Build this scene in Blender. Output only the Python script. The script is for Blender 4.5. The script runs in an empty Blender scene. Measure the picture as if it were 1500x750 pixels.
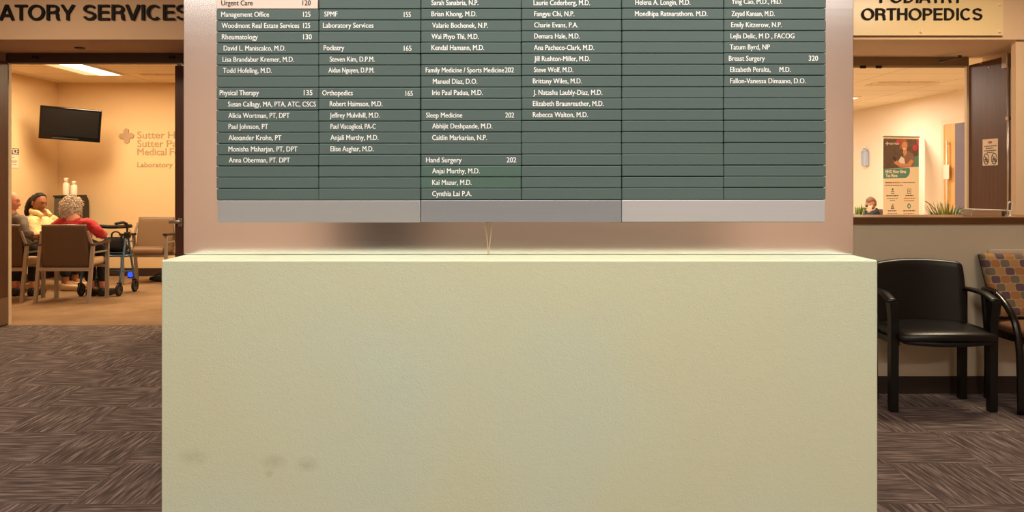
import bpy, bmesh, math, random
from mathutils import Vector, Matrix, noise
PI = math.pi
C = bpy.context.scene
COL = C.collection
rng = random.Random(4)
H = 1.33                      # eye height
F = 1120.0                    # focal length in pixels of the 1500 px frame
VX, VY = 740.0, 265.0         # vanishing point of the straight-ahead direction


def P(px, py, y):
    return Vector(((px - VX) * y / F, y, H - (py - VY) * y / F))


# ------------------------------------------------------------------ camera, light, exposure
cam = bpy.data.cameras.new('camera')
cam.sensor_width = 36
cam.lens = 36 * F / 1500
cam.shift_x = (750 - VX) / 1500
cam.shift_y = -(375 - VY) / 1500
cam.clip_start = 0.05
camo = bpy.data.objects.new('camera', cam)
camo.location = (0, 0, H)
camo.rotation_euler = (PI / 2, 0, 0)
COL.objects.link(camo)
C.camera = camo
C.view_settings.view_transform = 'Standard'
C.view_settings.look = 'None'
C.view_settings.gamma = 1
C.view_settings.exposure = 0.0
C.view_settings.use_curve_mapping = False
w = bpy.data.worlds.new('world')
w.use_nodes = True
w.node_tree.nodes['Background'].inputs[0].default_value = (1, 0.86, 0.7, 1)
w.node_tree.nodes['Background'].inputs[1].default_value = 0.08
C.world = w

WARM = (1.0, 0.74, 0.45)
CREAM = (1.0, 0.87, 0.74)
AMBER = (1.0, 0.80, 0.54)
SOFT = (1.0, 0.93, 0.86)
PALE = (1.0, 0.97, 0.93)
# name, location, size x, size y, watts, colour : each one sits just under a ceiling fixture
LIGHTS = [
    ('plinth', (0.1, 0.8, 3.14), 1.2, 0.6, 46, PALE),
    ('front_a', (-2.6, 1.2, 3.14), 1.2, 0.6, 32, SOFT),
    ('front_b', (2.6, 0.9, 3.14), 1.2, 0.6, 20, SOFT),
    ('back_a', (-2.2, -2.0, 3.14), 1.2, 0.6, 64, SOFT),
    ('back_b', (2.2, -2.0, 3.14), 1.2, 0.6, 64, SOFT),
    ('left_door', (-3.6, 4.8, 3.14), 0.6, 0.6, 42, AMBER),
    ('right_door', (3.6, 4.9, 3.14), 0.6, 0.6, 58, AMBER),
    ('lab', (-5.15, 9.1, 2.66), 0.45, 1.2, 58, WARM),
    ('lab_b', (-3.0, 8.9, 2.66), 0.6, 1.2, 58, WARM),
    ('clinic', (5.48, 12.7, 2.66), 0.6, 0.6, 60, CREAM),
    ('clinic_fill', (3.5, 10.4, 2.66), 0.6, 1.2, 138, CREAM),  # added fill lamp out of view, brightens the banner and seated person
    ('clinic_c', (4.6, 15.8, 2.66), 0.6, 1.2, 60, CREAM),
]
for nm, loc, sx, sy, watts, col in LIGHTS:
    l = bpy.data.lights.new('lamp_' + nm, 'AREA')
    l.shape = 'RECTANGLE'
    l.size, l.size_y, l.energy, l.color = sx, sy, watts, col
    o = bpy.data.objects.new('lamp_' + nm, l)
    o.location = loc
    COL.objects.link(o)


# ------------------------------------------------------------------ materials
def lin(c):
    out = []
    for v in c:
        v /= 255
        out.append(v / 12.92 if v <= 0.04045 else ((v + 0.055) / 1.055) ** 2.4)
    return (*out, 1)


class NT:
    """small helper over a node tree"""
    def __init__(s, name):
        s.m = bpy.data.materials.new(name)
        s.m.use_nodes = True
        s.t = s.m.node_tree
        s.b = s.t.nodes['Principled BSDF']

    def n(s, kind, **kw):
        nd = s.t.nodes.new('ShaderNode' + kind)
        for k, v in kw.items():
            if k.startswith('_'):
                setattr(nd, k[1:], v)
            else:
                i = k.replace('0', ' ')
                nd.inputs[i].default_value = v
        return nd

    def l(s, a, b):
        s.t.links.new(a, b)

    def math(s, op, a, b=None, c=None):
        nd = s.t.nodes.new('ShaderNodeMath')
        nd.operation = op
        for i, v in enumerate((a, b, c)):
            if v is None:
                continue
            if isinstance(v, (int, float)):
                nd.inputs[i].default_value = v
            else:
                s.l(v, nd.inputs[i])
        return nd.outputs[0]

    def mix(s, f, a, b):
        nd = s.t.nodes.new('ShaderNodeMix')
        nd.data_type = 'RGBA'
        for sock, v in ((nd.inputs[0], f), (nd.inputs[6], a), (nd.inputs[7], b)):
            if isinstance(v, (int, float, tuple)):
                sock.default_value = v
            else:
                s.l(v, sock)
        return nd.outputs[2]

    def coord(s, which='Object', scale=(1, 1, 1), rot=(0, 0, 0)):
        tc = s.n('TexCoord')
        mp = s.n('Mapping')
        mp.inputs['Scale'].default_value = scale
        mp.inputs['Rotation'].default_value = rot
        s.l(tc.outputs[which], mp.inputs[0])
        return mp.outputs[0]

    def noise(s, vec, scale, detail=4, rough=0.5):
        nd = s.n('TexNoise')
        nd.inputs['Scale'].default_value = scale
        nd.inputs['Detail'].default_value = detail
        nd.inputs['Roughness'].default_value = rough
        s.l(vec, nd.inputs['Vector'])
        return nd.outputs[0]

    def ramp(s, fac, stops):
        nd = s.n('ValToRGB')
        e = nd.color_ramp.elements
        while len(e) < len(stops):
            e.new(0.5)
        for el, (p, c) in zip(e, stops):
            el.position = p
            el.color = c
        s.l(fac, nd.inputs[0])
        return nd.outputs[0]

    def bump(s, h, strength, dist):
        nd = s.n('Bump')
        nd.inputs['Strength'].default_value = strength
        nd.inputs['Distance'].default_value = dist
        s.l(h, nd.inputs['Height'])
        s.l(nd.outputs[0], s.b.inputs['Normal'])


def mat(name, rgb, rough=0.6, metal=0.0, var=0.06, vscale=6.0, bump=0.0, bscale=150.0, bdist=0.001, stretch=(1, 1, 1), spec=0.5,
        emit=0.0, sheen=0.0):
    k = NT(name)
    c = lin(rgb)
    vec = k.coord(scale=stretch)
    f = k.noise(vec, vscale)
    d = tuple(x * (1 - var) for x in c[:3]) + (1,)
    e = tuple(min(1, x * (1 + var)) for x in c[:3]) + (1,)
    col = k.mix(f, d, e)
    k.l(col, k.b.inputs['Base Color'])
    k.b.inputs['Roughness'].default_value = rough
    k.b.inputs['Metallic'].default_value = metal
    k.b.inputs['Specular IOR Level'].default_value = spec
    if sheen:
        k.b.inputs['Sheen Weight'].default_value = sheen
    if bump:
        k.bump(k.noise(vec, bscale, 3), bump, bdist)
    if emit:
        k.l(col, k.b.inputs['Emission Color'])
        k.b.inputs['Emission Strength'].default_value = emit
    return k.m


def mat_plinth():
    k = NT('sage_paint')
    vec = k.coord()
    big = k.noise(vec, 1.7, 2)
    c = k.mix(k.ramp(big, [(0.42, (0, 0, 0, 1)), (0.62, (1, 1, 1, 1))]), lin((205, 210, 180)), lin((200, 212, 192)))
    # finger smudges with a shape of their own low on the front
    smudge = None
    for (x, z, rx, rz) in ((-0.66, 0.745, 0.04, 0.02), (-0.49, 0.735, 0.035, 0.02), (-0.42, 0.73, 0.03, 0.02), (-0.50, 0.71, .012, .01)):
        tc = k.n('TexCoord')
        sp = k.n('SeparateXYZ')
        k.l(tc.outputs['Object'], sp.inputs[0])
        dx = k.math('DIVIDE', k.math('SUBTRACT', sp.outputs[0], x), rx)
        dz = k.math('DIVIDE', k.math('SUBTRACT', sp.outputs[2], z), rz)
        r = k.math('SQRT', k.math('ADD', k.math('MULTIPLY', dx, dx), k.math('MULTIPLY', dz, dz)))
        g = k.math('MAXIMUM', k.math('SUBTRACT', 1.0, r), 0.0)
        smudge = g if smudge is None else k.math('MAXIMUM', smudge, g)
    sm = k.math('MULTIPLY', smudge, k.math('MULTIPLY', k.noise(vec, 60, 3), 0.55))
    c = k.mix(sm, c, lin((140, 136, 110)))
    k.l(c, k.b.inputs['Base Color'])
    k.b.inputs['Roughness'].default_value = 0.62
    a = k.noise(vec, 330, 3, 0.55)
    b = k.noise(vec, 60, 2)
    k.bump(k.math('ADD', a, k.math('MULTIPLY', b, 0.5)), 0.34, 0.0018)
    return k.m


def mat_carpet(name, dark, mid, light, pattern):
    k = NT(name)
    vec = k.coord()
    if pattern:
        # 45 cm tiles laid quarter-turned
        v0 = k.coord(scale=(1 / 0.45, 1 / 0.45, 1))
        sp = k.n('SeparateXYZ')
        k.l(v0, sp.inputs[0])
        par = k.math('MODULO', k.math('ADD', k.math('ADD', k.math('FLOOR', sp.outputs[0]), k.math('FLOOR', sp.outputs[1])), 400.0), 2.0)
        n1 = k.noise(k.coord(scale=(5, 75, 1)), 1.0, 3, 0.55)
        n2 = k.noise(k.coord(scale=(75, 5, 1)), 1.0, 3, 0.55)
        f = k.mix(par, n1, n2)
        col = k.ramp(f, [(0.34, lin(dark)), (0.5, lin(mid)), (0.68, lin(light))])
    else:
        f = k.noise(vec, 2.2, 5, 0.6)
        col = k.ramp(f, [(0.3, lin(dark)), (0.5, lin(mid)), (0.72, lin(light))])
    k.l(col, k.b.inputs['Base Color'])
    k.b.inputs['Roughness'].default_value = 0.95
    k.b.inputs['Specular IOR Level'].default_value = 0.15
    k.bump(k.noise(vec, 320, 2), 0.6, 0.004)
    return k.m


def mat_tiles(name, rgb, line):
    k = NT(name)
    vec = k.coord()
    br = k.n('TexBrick')
    br.offset = 0
    k.l(vec, br.inputs['Vector'])
    br.inputs['Scale'].default_value = 1
    br.inputs['Brick Width'].default_value = 1.22
    br.inputs['Row Height'].default_value = 0.61
    br.inputs['Mortar Size'].default_value = 0.008
    br.inputs['Mortar Smooth'].default_value = 0.2
    br.inputs['Color1'].default_value = lin(rgb)
    br.inputs['Color2'].default_value = lin(tuple(v * 0.985 for v in rgb))
    br.inputs['Mortar'].default_value = lin(line)
    k.l(br.outputs['Color'], k.b.inputs['Base Color'])
    k.b.inputs['Roughness'].default_value = 0.9
    k.bump(k.noise(vec, 120, 3), 0.3, 0.002)
    return k.m


def mat_metal_panel():
    k = NT('brushed_steel')
    vec = k.coord(scale=(3, 1, 260))
    n = k.noise(vec, 1.0, 3)
    k.l(k.mix(n, (0.92, 0.90, 0.90, 1), (0.97, 0.95, 0.95, 1)), k.b.inputs['Base Color'])
    k.b.inputs['Metallic'].default_value = 1
    r = k.math('ADD', k.math('MULTIPLY', n, 0.04), 0.15)
    k.l(r, k.b.inputs['Roughness'])
    return k.m


def mat_pattern():
    """rounded blocks of orange, purple and grey in rows on tan cloth"""
    k = NT('patterned_upholstery')
    tc = k.n('TexCoord')
    sp = k.n('SeparateXYZ')
    k.l(tc.outputs['Object'], sp.inputs[0])
    v = k.math('DIVIDE', sp.outputs[2], 0.047)
    row = k.math('FLOOR', v)
    u = k.math('ADD', k.math('DIVIDE', sp.outputs[0], 0.062), k.math('MULTIPLY', row, 0.37))
    cell = k.math('FLOOR', u)
    fu = k.math('SUBTRACT', k.math('FRACT', u), 0.5)
    fv = k.math('SUBTRACT', k.math('FRACT', v), 0.5)
    d = k.math('ADD', k.math('POWER', k.math('ABSOLUTE', k.math('MULTIPLY', fu, 2.1)), 4.0),
               k.math('POWER', k.math('ABSOLUTE', k.math('MULTIPLY', fv, 2.15)), 4.0))
    inside = k.math('LESS_THAN', d, 0.9)
    idx = k.math('MODULO', k.math('ADD', k.math('ADD', k.math('MULTIPLY', cell, 1.0), k.math('MULTIPLY', row, 2.0)), 400.0), 4.0)
    idx = k.math('DIVIDE', idx, 4.0)
    rp = k.n('ValToRGB')
    rp.color_ramp.interpolation = 'CONSTANT'
    el = rp.color_ramp.elements
    el.new(0.5); el.new(0.7)
    for e, (p, c) in zip(el, ((0.0, (160, 100, 52)), (0.2, (100, 90, 80)), (0.45, (168, 122, 70)), (0.7, (80, 56, 74)))):
        e.position = p
        e.color = lin(c)
    k.l(idx, rp.inputs[0])
    n = k.noise(k.coord(), 240, 2)
    c = k.mix(inside, lin((160, 138, 108)), rp.outputs[0])
    c2 = k.mix(k.math('MULTIPLY', n, 0.35), c, lin((120, 90, 60)))
    k.l(c2, k.b.inputs['Base Color'])
    k.b.inputs['Roughness'].default_value = 0.9
    k.bump(n, 0.3, 0.001)
    return k.m


def mat_wood(name, a, b, rough=0.45, axis='z'):
    k = NT(name)
    sc = {'z': (14, 14, 0.8), 'x': (0.8, 14, 14)}[axis]
    vec = k.coord(scale=sc)
    n = k.noise(vec, 2.5, 6, 0.6)
    k.l(k.ramp(n, [(0.3, lin(a)), (0.7, lin(b))]), k.b.inputs['Base Color'])
    k.b.inputs['Roughness'].default_value = rough
    k.bump(n, 0.08, 0.001)
    return k.m


M = dict(
    sage=mat_plinth(),
    steel=mat_metal_panel(),
    strip=mat('dark_green_strip', (84, 104, 102), 0.42, 0.0, 0.04, 5, 0.05, 500),
    strip_fresh=mat('fresh_green_strip', (80, 108, 100), 0.42, 0.0, 0.04, 5, 0.05, 500),
    strip_light=mat('pale_strip', (236, 218, 206), 0.5, 0, 0.02, 5),
    backing=mat('sign_backing', (34, 42, 38), 0.7),
    rail=mat('brushed_alu', (180, 184, 188), 0.42, 0.55, 0.03, 2, 0.03, 300, stretch=(2, 1, 60)),
    rail_bright=mat('brushed_alu_bright', (204, 208, 214), 0.42, 0.55, 0.03, 2, 0.03, 300, stretch=(2, 1, 60)),
    rail_dim=mat('brushed_alu_dark', (156, 162, 170), 0.45, 0.55, 0.03, 2, 0.03, 300, stretch=(2, 1, 60)),  # darker grey copy for the middle rail
    ink=mat('white_lettering', (248, 252, 252), 0.6, var=0.02, spec=0.2),
    ink_dark=mat('black_lettering', (30, 30, 28), 0.6, var=0.02),
    glue=mat('dried_glue', (206, 184, 158), 0.7, var=0.15, vscale=60),
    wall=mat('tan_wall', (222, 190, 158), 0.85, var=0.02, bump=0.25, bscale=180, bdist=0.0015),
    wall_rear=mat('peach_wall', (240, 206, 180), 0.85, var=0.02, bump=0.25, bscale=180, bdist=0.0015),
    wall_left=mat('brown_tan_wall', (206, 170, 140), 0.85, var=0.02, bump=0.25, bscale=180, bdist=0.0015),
    wall_room=mat('cream_room_wall', (236, 206, 160), 0.85, var=0.02, bump=0.2, bscale=180, bdist=0.0015),
    wall_clinic=mat('pale_room_wall', (244, 226, 202), 0.85, var=0.02, bump=0.2, bscale=180, bdist=0.0015),
    half=mat('half_wall_paint', (226, 210, 182), 0.85, var=0.03, bump=0.2, bscale=180, bdist=0.0015),
    ceil=mat('painted_ceiling', (226, 214, 198), 0.9, var=0.02),
    tiles=mat_tiles('ceiling_tiles', (236, 216, 184), (188, 166, 134)),
    carpet=mat_carpet('streaked_carpet', (80, 68, 67), (108, 94, 91), (162, 145, 140), True),
    carpet_room=mat_carpet('tan_carpet', (138, 111, 84), (152, 124, 96), (166, 137, 108), False),
    carpet_clinic=mat_carpet('pale_bounce_carpet', (196, 176, 146), (206, 186, 156), (216, 196, 166), False),  # unseen floor kept pale to bounce light up to the clinic ceiling
    base=mat('dark_baseboard', (58, 44, 36), 0.5, var=0.05),
    darkwood=mat_wood('dark_wood', (74, 40, 28), (92, 54, 40), 0.4),
    counter=mat_wood('counter_wood', (96, 62, 30), (124, 82, 44), 0.35, 'x'),
    reflect_brown=mat_wood('reflection_grey_brown', (142, 124, 106), (160, 142, 122), 0.6),
    yellowwood=mat_wood('yellow_wood', (214, 160, 92), (232, 182, 112), 0.45),
    frame=mat('bronze_frame', (92, 72, 56), 0.5, 0.2, 0.03),
    frame_green=mat('grey_frame', (168, 146, 112), 0.5, 0.2, 0.03),
    jamb=mat('cream_frame', (236, 212, 176), 0.5, 0, 0.02),
    chrome=mat('satin_chrome', (196, 186, 176), 0.28, 0.9, 0.02),
    kick=mat('steel_kickplate', (140, 124, 112), 0.35, 0.8, 0.05, 4),
    letter=mat('dark_letter', (20, 14, 11), 0.7, 0, 0.02, spec=0.25),
    bronze=mat('bronze_letter', (186, 158, 126), 0.6, 0.0, 0.05, 12),
    acrylic=mat('pale_sign_panel', (232, 206, 160), 0.3, 0, 0.02),
    black=mat('black_plastic', (24, 22, 21), 0.5, 0, 0.1),
    gloss=mat('glossy_black', (10, 9, 9), 0.12, 0, 0.05),
    screen=mat('tv_screen', (3, 3, 3), 0.4, 0, 0.02),
    vinyl=mat('black_vinyl', (17, 14, 12), 0.36, 0, 0.15, 20, 0.15, 260),
    chairframe=mat('black_chair_frame', (11, 9, 8), 0.4, 0, 0.1),
    loopwood=mat_wood('black_stained_wood', (16, 12, 10), (26, 19, 15), 0.25),
    pattern=mat_pattern(),
    orange_cloth=mat('rust_seat_cloth', (112, 74, 42), 0.85, 0, 0.12, 120),
    tanvinyl=mat('tan_vinyl', (132, 104, 78), 0.55, 0, 0.05, 9, 0.1, 300),
    tanback=mat('shaded_brown_back', (84, 62, 44), 0.6, 0, 0.05, 9),  # brown darkened to stand for the unlit rear of the chairs
    seatcloth=mat('beige_cushion', (206, 176, 134), 0.8, 0, 0.08, 40),
    greymetal=mat('grey_metal', (160, 150, 140), 0.42, 0.35, 0.04),
    charcoal=mat('charcoal_panel', (84, 80, 72), 0.5, 0, 0.06),
    white=mat('white_plastic', (244, 238, 222), 0.4, 0, 0.02),
    paper=mat('white_paper', (242, 222, 200), 0.8, 0, 0.02),
    cardboard=mat('tan_box', (206, 166, 124), 0.8, 0, 0.05, 20),
    blue=mat('blue_tube', (92, 124, 160), 0.28, 0.6, 0.04),
    rubber=mat('black_rubber', (20, 19, 18), 0.7, 0, 0.15),
    red=mat('red_knit', (178, 24, 28), 0.9, 0, 0.12, 40, 0.5, 220, 0.003, sheen=0.3),
    grey_knit=mat('grey_wool', (116, 106, 98), 0.95, 0, 0.25, 45, 0.5, 200, 0.004),
    beige=mat('cream_coat', (234, 208, 152), 0.9, 0, 0.1, 14, 0.4, 60, 0.006),
    darkcloth=mat('dark_trousers', (28, 26, 28), 0.9, 0, 0.15, 20, 0.3, 120),
    navy=mat('dark_jacket', (30, 38, 36), 0.85, 0, 0.3, 18, 0.3, 90),
    skin=mat('warm_skin', (206, 148, 112), 0.55, 0, 0.07, 20),
    skin_tan=mat('tan_skin', (156, 100, 66), 0.5, 0, 0.08, 20),
    skin_pink=mat('pink_skin', (214, 146, 116), 0.5, 0, 0.08, 20),
    lip=mat('lips', (158, 84, 72), 0.5),
    hair_black=mat('black_hair', (22, 15, 13), 0.7, 0, 0.3, 60, stretch=(1, 1, 0.2)),
    hair_grey=mat('grey_hair', (204, 186, 164), 0.7, 0, 0.3, 55),
    hair_brown=mat('brown_hair', (112, 78, 54), 0.6, 0, 0.3, 50),
    stubble=mat('thin_grey_hair', (170, 128, 98), 0.7, 0, 0.1, 60),
    leaf=mat('green_leaf', (104, 132, 58), 0.4, 0, 0.3, 25),
    leaf_pale=mat('pale_green_leaf', (176, 176, 104), 0.45, 0, 0.2, 25),
    stem=mat('dry_stem', (104, 86, 66), 0.7, 0, 0.2),
    pot=mat('planter_grey', (96, 88, 80), 0.6),
    soil=mat('potting_soil', (56, 42, 32), 0.95, 0, 0.3, 60, 0.6, 80, 0.006),
    banner=mat('banner_cream', (255, 242, 212), 0.6, 0, 0.01),
    teal=mat('banner_teal', (92, 156, 140), 0.6, 0, 0.02),
    print_dark=mat('print_brown', (104, 86, 72), 0.6, 0, 0.4, 14),
    print_skin=mat('print_skin', (222, 160, 122), 0.6, 0, 0.06),
    print_hair=mat('print_hair', (176, 112, 74), 0.6, 0, 0.25, 40),
    print_top=mat('print_top', (150, 116, 98), 0.6, 0, 0.2, 30),
    print_pink=mat('print_pink', (206, 70, 92), 0.6, 0, 0.25, 30),
    print_red=mat('print_red_text', (196, 104, 72), 0.6, 0, 0.05),
    print_grey=mat('print_grey_text', (146, 138, 116), 0.6, 0, 0.05),
    print_white=mat('print_white', (250, 240, 224), 0.6, 0, 0.02),
    print_ink=mat('print_ink', (56, 52, 48), 0.6, 0, 0.02),
    notice=mat('notice_band', (70, 54, 62), 0.6, 0, 0.02),
    sign_red=mat('sign_red', (176, 84, 64), 0.6, 0, 0.02),
    bluepale=mat('pale_blue_plastic', (176, 190, 214), 0.45, 0, 0.04),
    slate=mat('slate_door', (116, 106, 118), 0.55, 0, 0.04),
    lens=mat('lit_diffuser', (255, 232, 190), 0.5, 0, 0.0, emit=7.0),
    lens_soft=mat('lit_reflector', (255, 216, 160), 0.5, 0, 0.0, emit=0.9),
    led=mat('blue_led', (30, 60, 255), 0.4, 0, 0.0, emit=3.0),
    eye=mat('dark_eye', (36, 26, 22), 0.3),
    brow=mat('eyebrow', (66, 48, 38), 0.8),
    glassrim=mat('dark_glasses', (30, 22, 20), 0.3),
    reflect_dark=mat('reflection_dark', (30, 28, 28), 0.3),
)


# ------------------------------------------------------------------ object helpers
def thing(name, label, cat, loc=(0, 0, 0), rz=0.0, group=None):
    o = bpy.data.objects.new(name, None)
    o.empty_display_size = 0.1
    o.location = loc
    o.rotation_euler = (0, 0, rz)
    COL.objects.link(o)
    o['label'], o['category'] = label, cat
    if group:
        o['group'] = group
    return o


def tag(o, label, cat, group=None):
    o['label'], o['category'] = label, cat
    if group:
        o['group'] = group
    return o


def root_of(o):
    while o.parent:
        o = o.parent
    return o


def obj(name, bm, m, parent=None, world=False, smooth=False, label=None):
    """link a bmesh as ONE mesh object; world=True: its coordinates are world ones"""
    me = bpy.data.meshes.new(name)
    if world and parent is not None:
        r = root_of(parent)
        mt = (Matrix.Translation(r.location) @ r.rotation_euler.to_matrix().to_4x4()).inverted()
        bm.transform(mt)
    bmesh.ops.recalc_face_normals(bm, faces=bm.faces)
    for f in bm.faces:
        f.smooth = smooth
    bm.to_mesh(me)
    bm.free()
    for x in (m if isinstance(m, (list, tuple)) else [m]):
        me.materials.append(x)
    o = bpy.data.objects.new(name, me)
    COL.objects.link(o)
    if parent is not None:
        o.parent = parent
    if label:
        o['label'] = label
    return o


def struct(name, bm, m, parent=None, smooth=False):
    o = obj(name, bm, m, parent, smooth=smooth)
    if parent is None:
        o['kind'] = 'structure'
    return o


def copy_tree(o, parent=None):
    c = o.copy()
    COL.objects.link(c)
    if parent is not None:
        c.parent = parent
    for ch in list(o.children):
        copy_tree(ch, c)
    return c


def new():
    return bmesh.new()


def box(bm, x0, x1, y0, y1, z0, z1, bevel=0.0, seg=2, mi=0):
    r = bmesh.ops.create_cube(bm, size=1)
    vs = r['verts']
    for v in vs:
        v.co = Vector(((x0 + x1) / 2 + v.co.x * (x1 - x0), (y0 + y1) / 2 + v.co.y * (y1 - y0), (z0 + z1) / 2 + v.co.z * (z1 - z0)))
    fs = {f for v in vs for f in v.link_faces}
    for f in fs:
        f.material_index = mi
    if bevel:
        es = {e for v in vs for e in v.link_edges}
        bmesh.ops.bevel(bm, geom=list(es), offset=bevel, segments=seg, affect='EDGES', profile=0.5)
    return bm


def obox(bm, mtx, sx, sy, sz, bevel=0.0, seg=2):
    t = new()
    box(t, -sx / 2, sx / 2, -sy / 2, sy / 2, -sz / 2, sz / 2, bevel, seg)
    t.transform(mtx)
    merge(bm, t)
    return bm


def merge(bm, t):
    me = bpy.data.meshes.new('tmp')
    t.to_mesh(me)
    t.free()
    bm.from_mesh(me)
    bpy.data.meshes.remove(me)


def rbox(bm, sx, sy, sz, r, mtx=Matrix(), cuts=8, warp=None):
    """soft-edged cushion block"""
    t = new()
    bmesh.ops.create_cube(t, size=1)
    bmesh.ops.subdivide_edges(t, edges=t.edges[:], cuts=cuts, use_grid_fill=True)
    hx, hy, hz = sx / 2, sy / 2, sz / 2
    for v in t.verts:
        def ease(a):
            return math.copysign(0.5 - 0.5 * (1 - abs(a) * 2) ** 1.5, a)
        p = Vector((ease(v.co.x) * sx, ease(v.co.y) * sy, ease(v.co.z) * sz))
        q = Vector((max(-hx + r, min(hx - r, p.x)), max(-hy + r, min(hy - r, p.y)), max(-hz + r, min(hz - r, p.z))))
        d = p - q
        if d.length > 1e-9:
            p = q + d.normalized() * r
        v.co = p
        if warp:
            v.co = warp(v.co.copy())
    t.transform(mtx)
    merge(bm, t)
    return bm


def smooth_path(pts, n=6):
    """Catmull-Rom through the points"""
    pts = [Vector(p) for p in pts]
    if len(pts) < 3:
        return pts
    q = [2 * pts[0] - pts[1]] + pts + [2 * pts[-1] - pts[-2]]
    out = []
    for i in range(1, len(q) - 2):
        a, b, c, d = q[i - 1:i + 3]
        for k in range(n):
            t = k / n
            out.append(0.5 * ((2 * b) + (c - a) * t + (2 * a - 5 * b + 4 * c - d) * t * t + (3 * b - a - 3 * c + d) * t ** 3))
    out.append(pts[-1])
    return out


def sweep(bm, pts, w, h=None, n=8, square=False, up=(0, 0, 1), taper=None):
    """tube or bar along the points; w sideways, h along 'up' (half sizes)"""
    pts = [Vector(p) for p in pts]
    h = w if h is None else h
    up = Vector(up)
    prof = [(-1, -1), (1, -1), (1, 1), (-1, 1)] if square else [(math.cos(2 * PI * i / n), math.sin(2 * PI * i / n)) for i in range(n)]
    rings = []
    ps = None
    for i, p in enumerate(pts):
        t = (pts[min(i + 1, len(pts) - 1)] - pts[max(i - 1, 0)]).normalized()
        s = t.cross(up)
        if s.length < 0.05:
            s = ps if ps is not None else t.cross(Vector((0, 1, 0)) if abs(t.y) < 0.9 else Vector((1, 0, 0)))
        s = (s - t * s.dot(t)).normalized()
        if ps is not None and s.dot(ps) < 0:
            s = -s
        ps = s
        u = s.cross(t).normalized()
        k = taper[i] if taper else 1.0
        rings.append([bm.verts.new(p + s * a * w * k + u * b * h * k) for a, b in prof])
    m = len(prof)
    for a, b in zip(rings, rings[1:]):
        for j in range(m):
            bm.faces.new((a[j], a[(j + 1) % m], b[(j + 1) % m], b[j]))
    bm.faces.new(rings[0][::-1])
    bm.faces.new(rings[-1])
    return bm


def lathe(bm, prof, at=(0, 0, 0), n=24, mtx=None):
    t = new()
    rings = []
    for r, z in prof:
        if r < 1e-6:
            rings.append([t.verts.new((0, 0, z))])
        else:
            rings.append([t.verts.new((r * math.cos(2 * PI * i / n), r * math.sin(2 * PI * i / n), z)) for i in range(n)])
    for a, b in zip(rings, rings[1:]):
        for i in range(n):
            q = [a[i % len(a)], a[(i + 1) % len(a)], b[(i + 1) % len(b)], b[i % len(b)]]
            u = []
            for v in q:
                if v not in u:
                    u.append(v)
            if len(u) > 2:
                t.faces.new(u)
    if len(rings[0]) > 1:
        t.faces.new(rings[0][::-1])
    if len(rings[-1]) > 1:
        t.faces.new(rings[-1])
    t.transform(Matrix.Translation(at) @ (mtx or Matrix()))
    merge(bm, t)
    return bm


def prism(bm, outline, y0, y1, mi=0):
    """outline of (x, z) extruded from y0 to y1"""
    a = [bm.verts.new((x, y0, z)) for x, z in outline]
    b = [bm.verts.new((x, y1, z)) for x, z in outline]
    n = len(a)
    fs = [bm.faces.new(a), bm.faces.new(b[::-1])]
    for i in range(n):
        fs.append(bm.faces.new((a[i], b[i], b[(i + 1) % n], a[(i + 1) % n])))
    for f in fs:
        f.material_index = mi
    return bm


def ellipse(cx, cz, rx, rz, n=20, a0=0, a1=2 * PI, rot=0.0):
    out = []
    full = abs(a1 - a0 - 2 * PI) < 1e-6
    for i in range(n if full else n + 1):
        a = a0 + (a1 - a0) * i / n
        x, z = rx * math.cos(a), rz * math.sin(a)
        out.append((cx + x * math.cos(rot) - z * math.sin(rot), cz + x * math.sin(rot) + z * math.cos(rot)))
    return out


# ------------------------------------------------------------------ lettering
def text_bm(body, x0, x1, zbase, cap, y, depth=0.0004, offset=0.0, bolder=0.0):
    """humanist sans lettering in the plane y facing -y, from x0 to x1, baseline zbase, capital height cap"""
    cu = bpy.data.curves.new('t', 'FONT')
    cu.body = body
    cu.size = 1.0
    cu.offset = offset
    cu.resolution_u = 3
    o = bpy.data.objects.new('t', cu)
    COL.objects.link(o)
    dg = bpy.context.evaluated_depsgraph_get()
    me = bpy.data.meshes.new_from_object(o.evaluated_get(dg))
    bpy.data.objects.remove(o)
    bpy.data.curves.remove(cu)
    bm = new()
    bm.from_mesh(me)
    bpy.data.meshes.remove(me)
    lo = min(v.co.x for v in bm.verts)
    hi = max(v.co.x for v in bm.verts)
    sx = (x1 - x0) / (hi - lo)
    sz = cap / 0.66
    for v in bm.verts:
        v.co = Vector((x0 + (v.co.x - lo) * sx, y, zbase + v.co.y * sz))
    if bolder:
        t2 = bm.copy()
        for v in t2.verts:
            v.co += Vector((bolder, -0.0001, 0))
        merge(bm, t2)
    if depth > 0.001:
        r = bmesh.ops.extrude_face_region(bm, geom=bm.faces[:])
        for v in [g for g in r['geom'] if isinstance(g, bmesh.types.BMVert)]:
            v.co.y += depth
    return bm


def arc(cx, cy, rx, ry, a0, a1, n=12):
    return [(cx + rx * math.cos(math.radians(a0 + (a1 - a0) * i / n)), cy + ry * math.sin(math.radians(a0 + (a1 - a0) * i / n)))
            for i in range(n + 1)]


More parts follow.
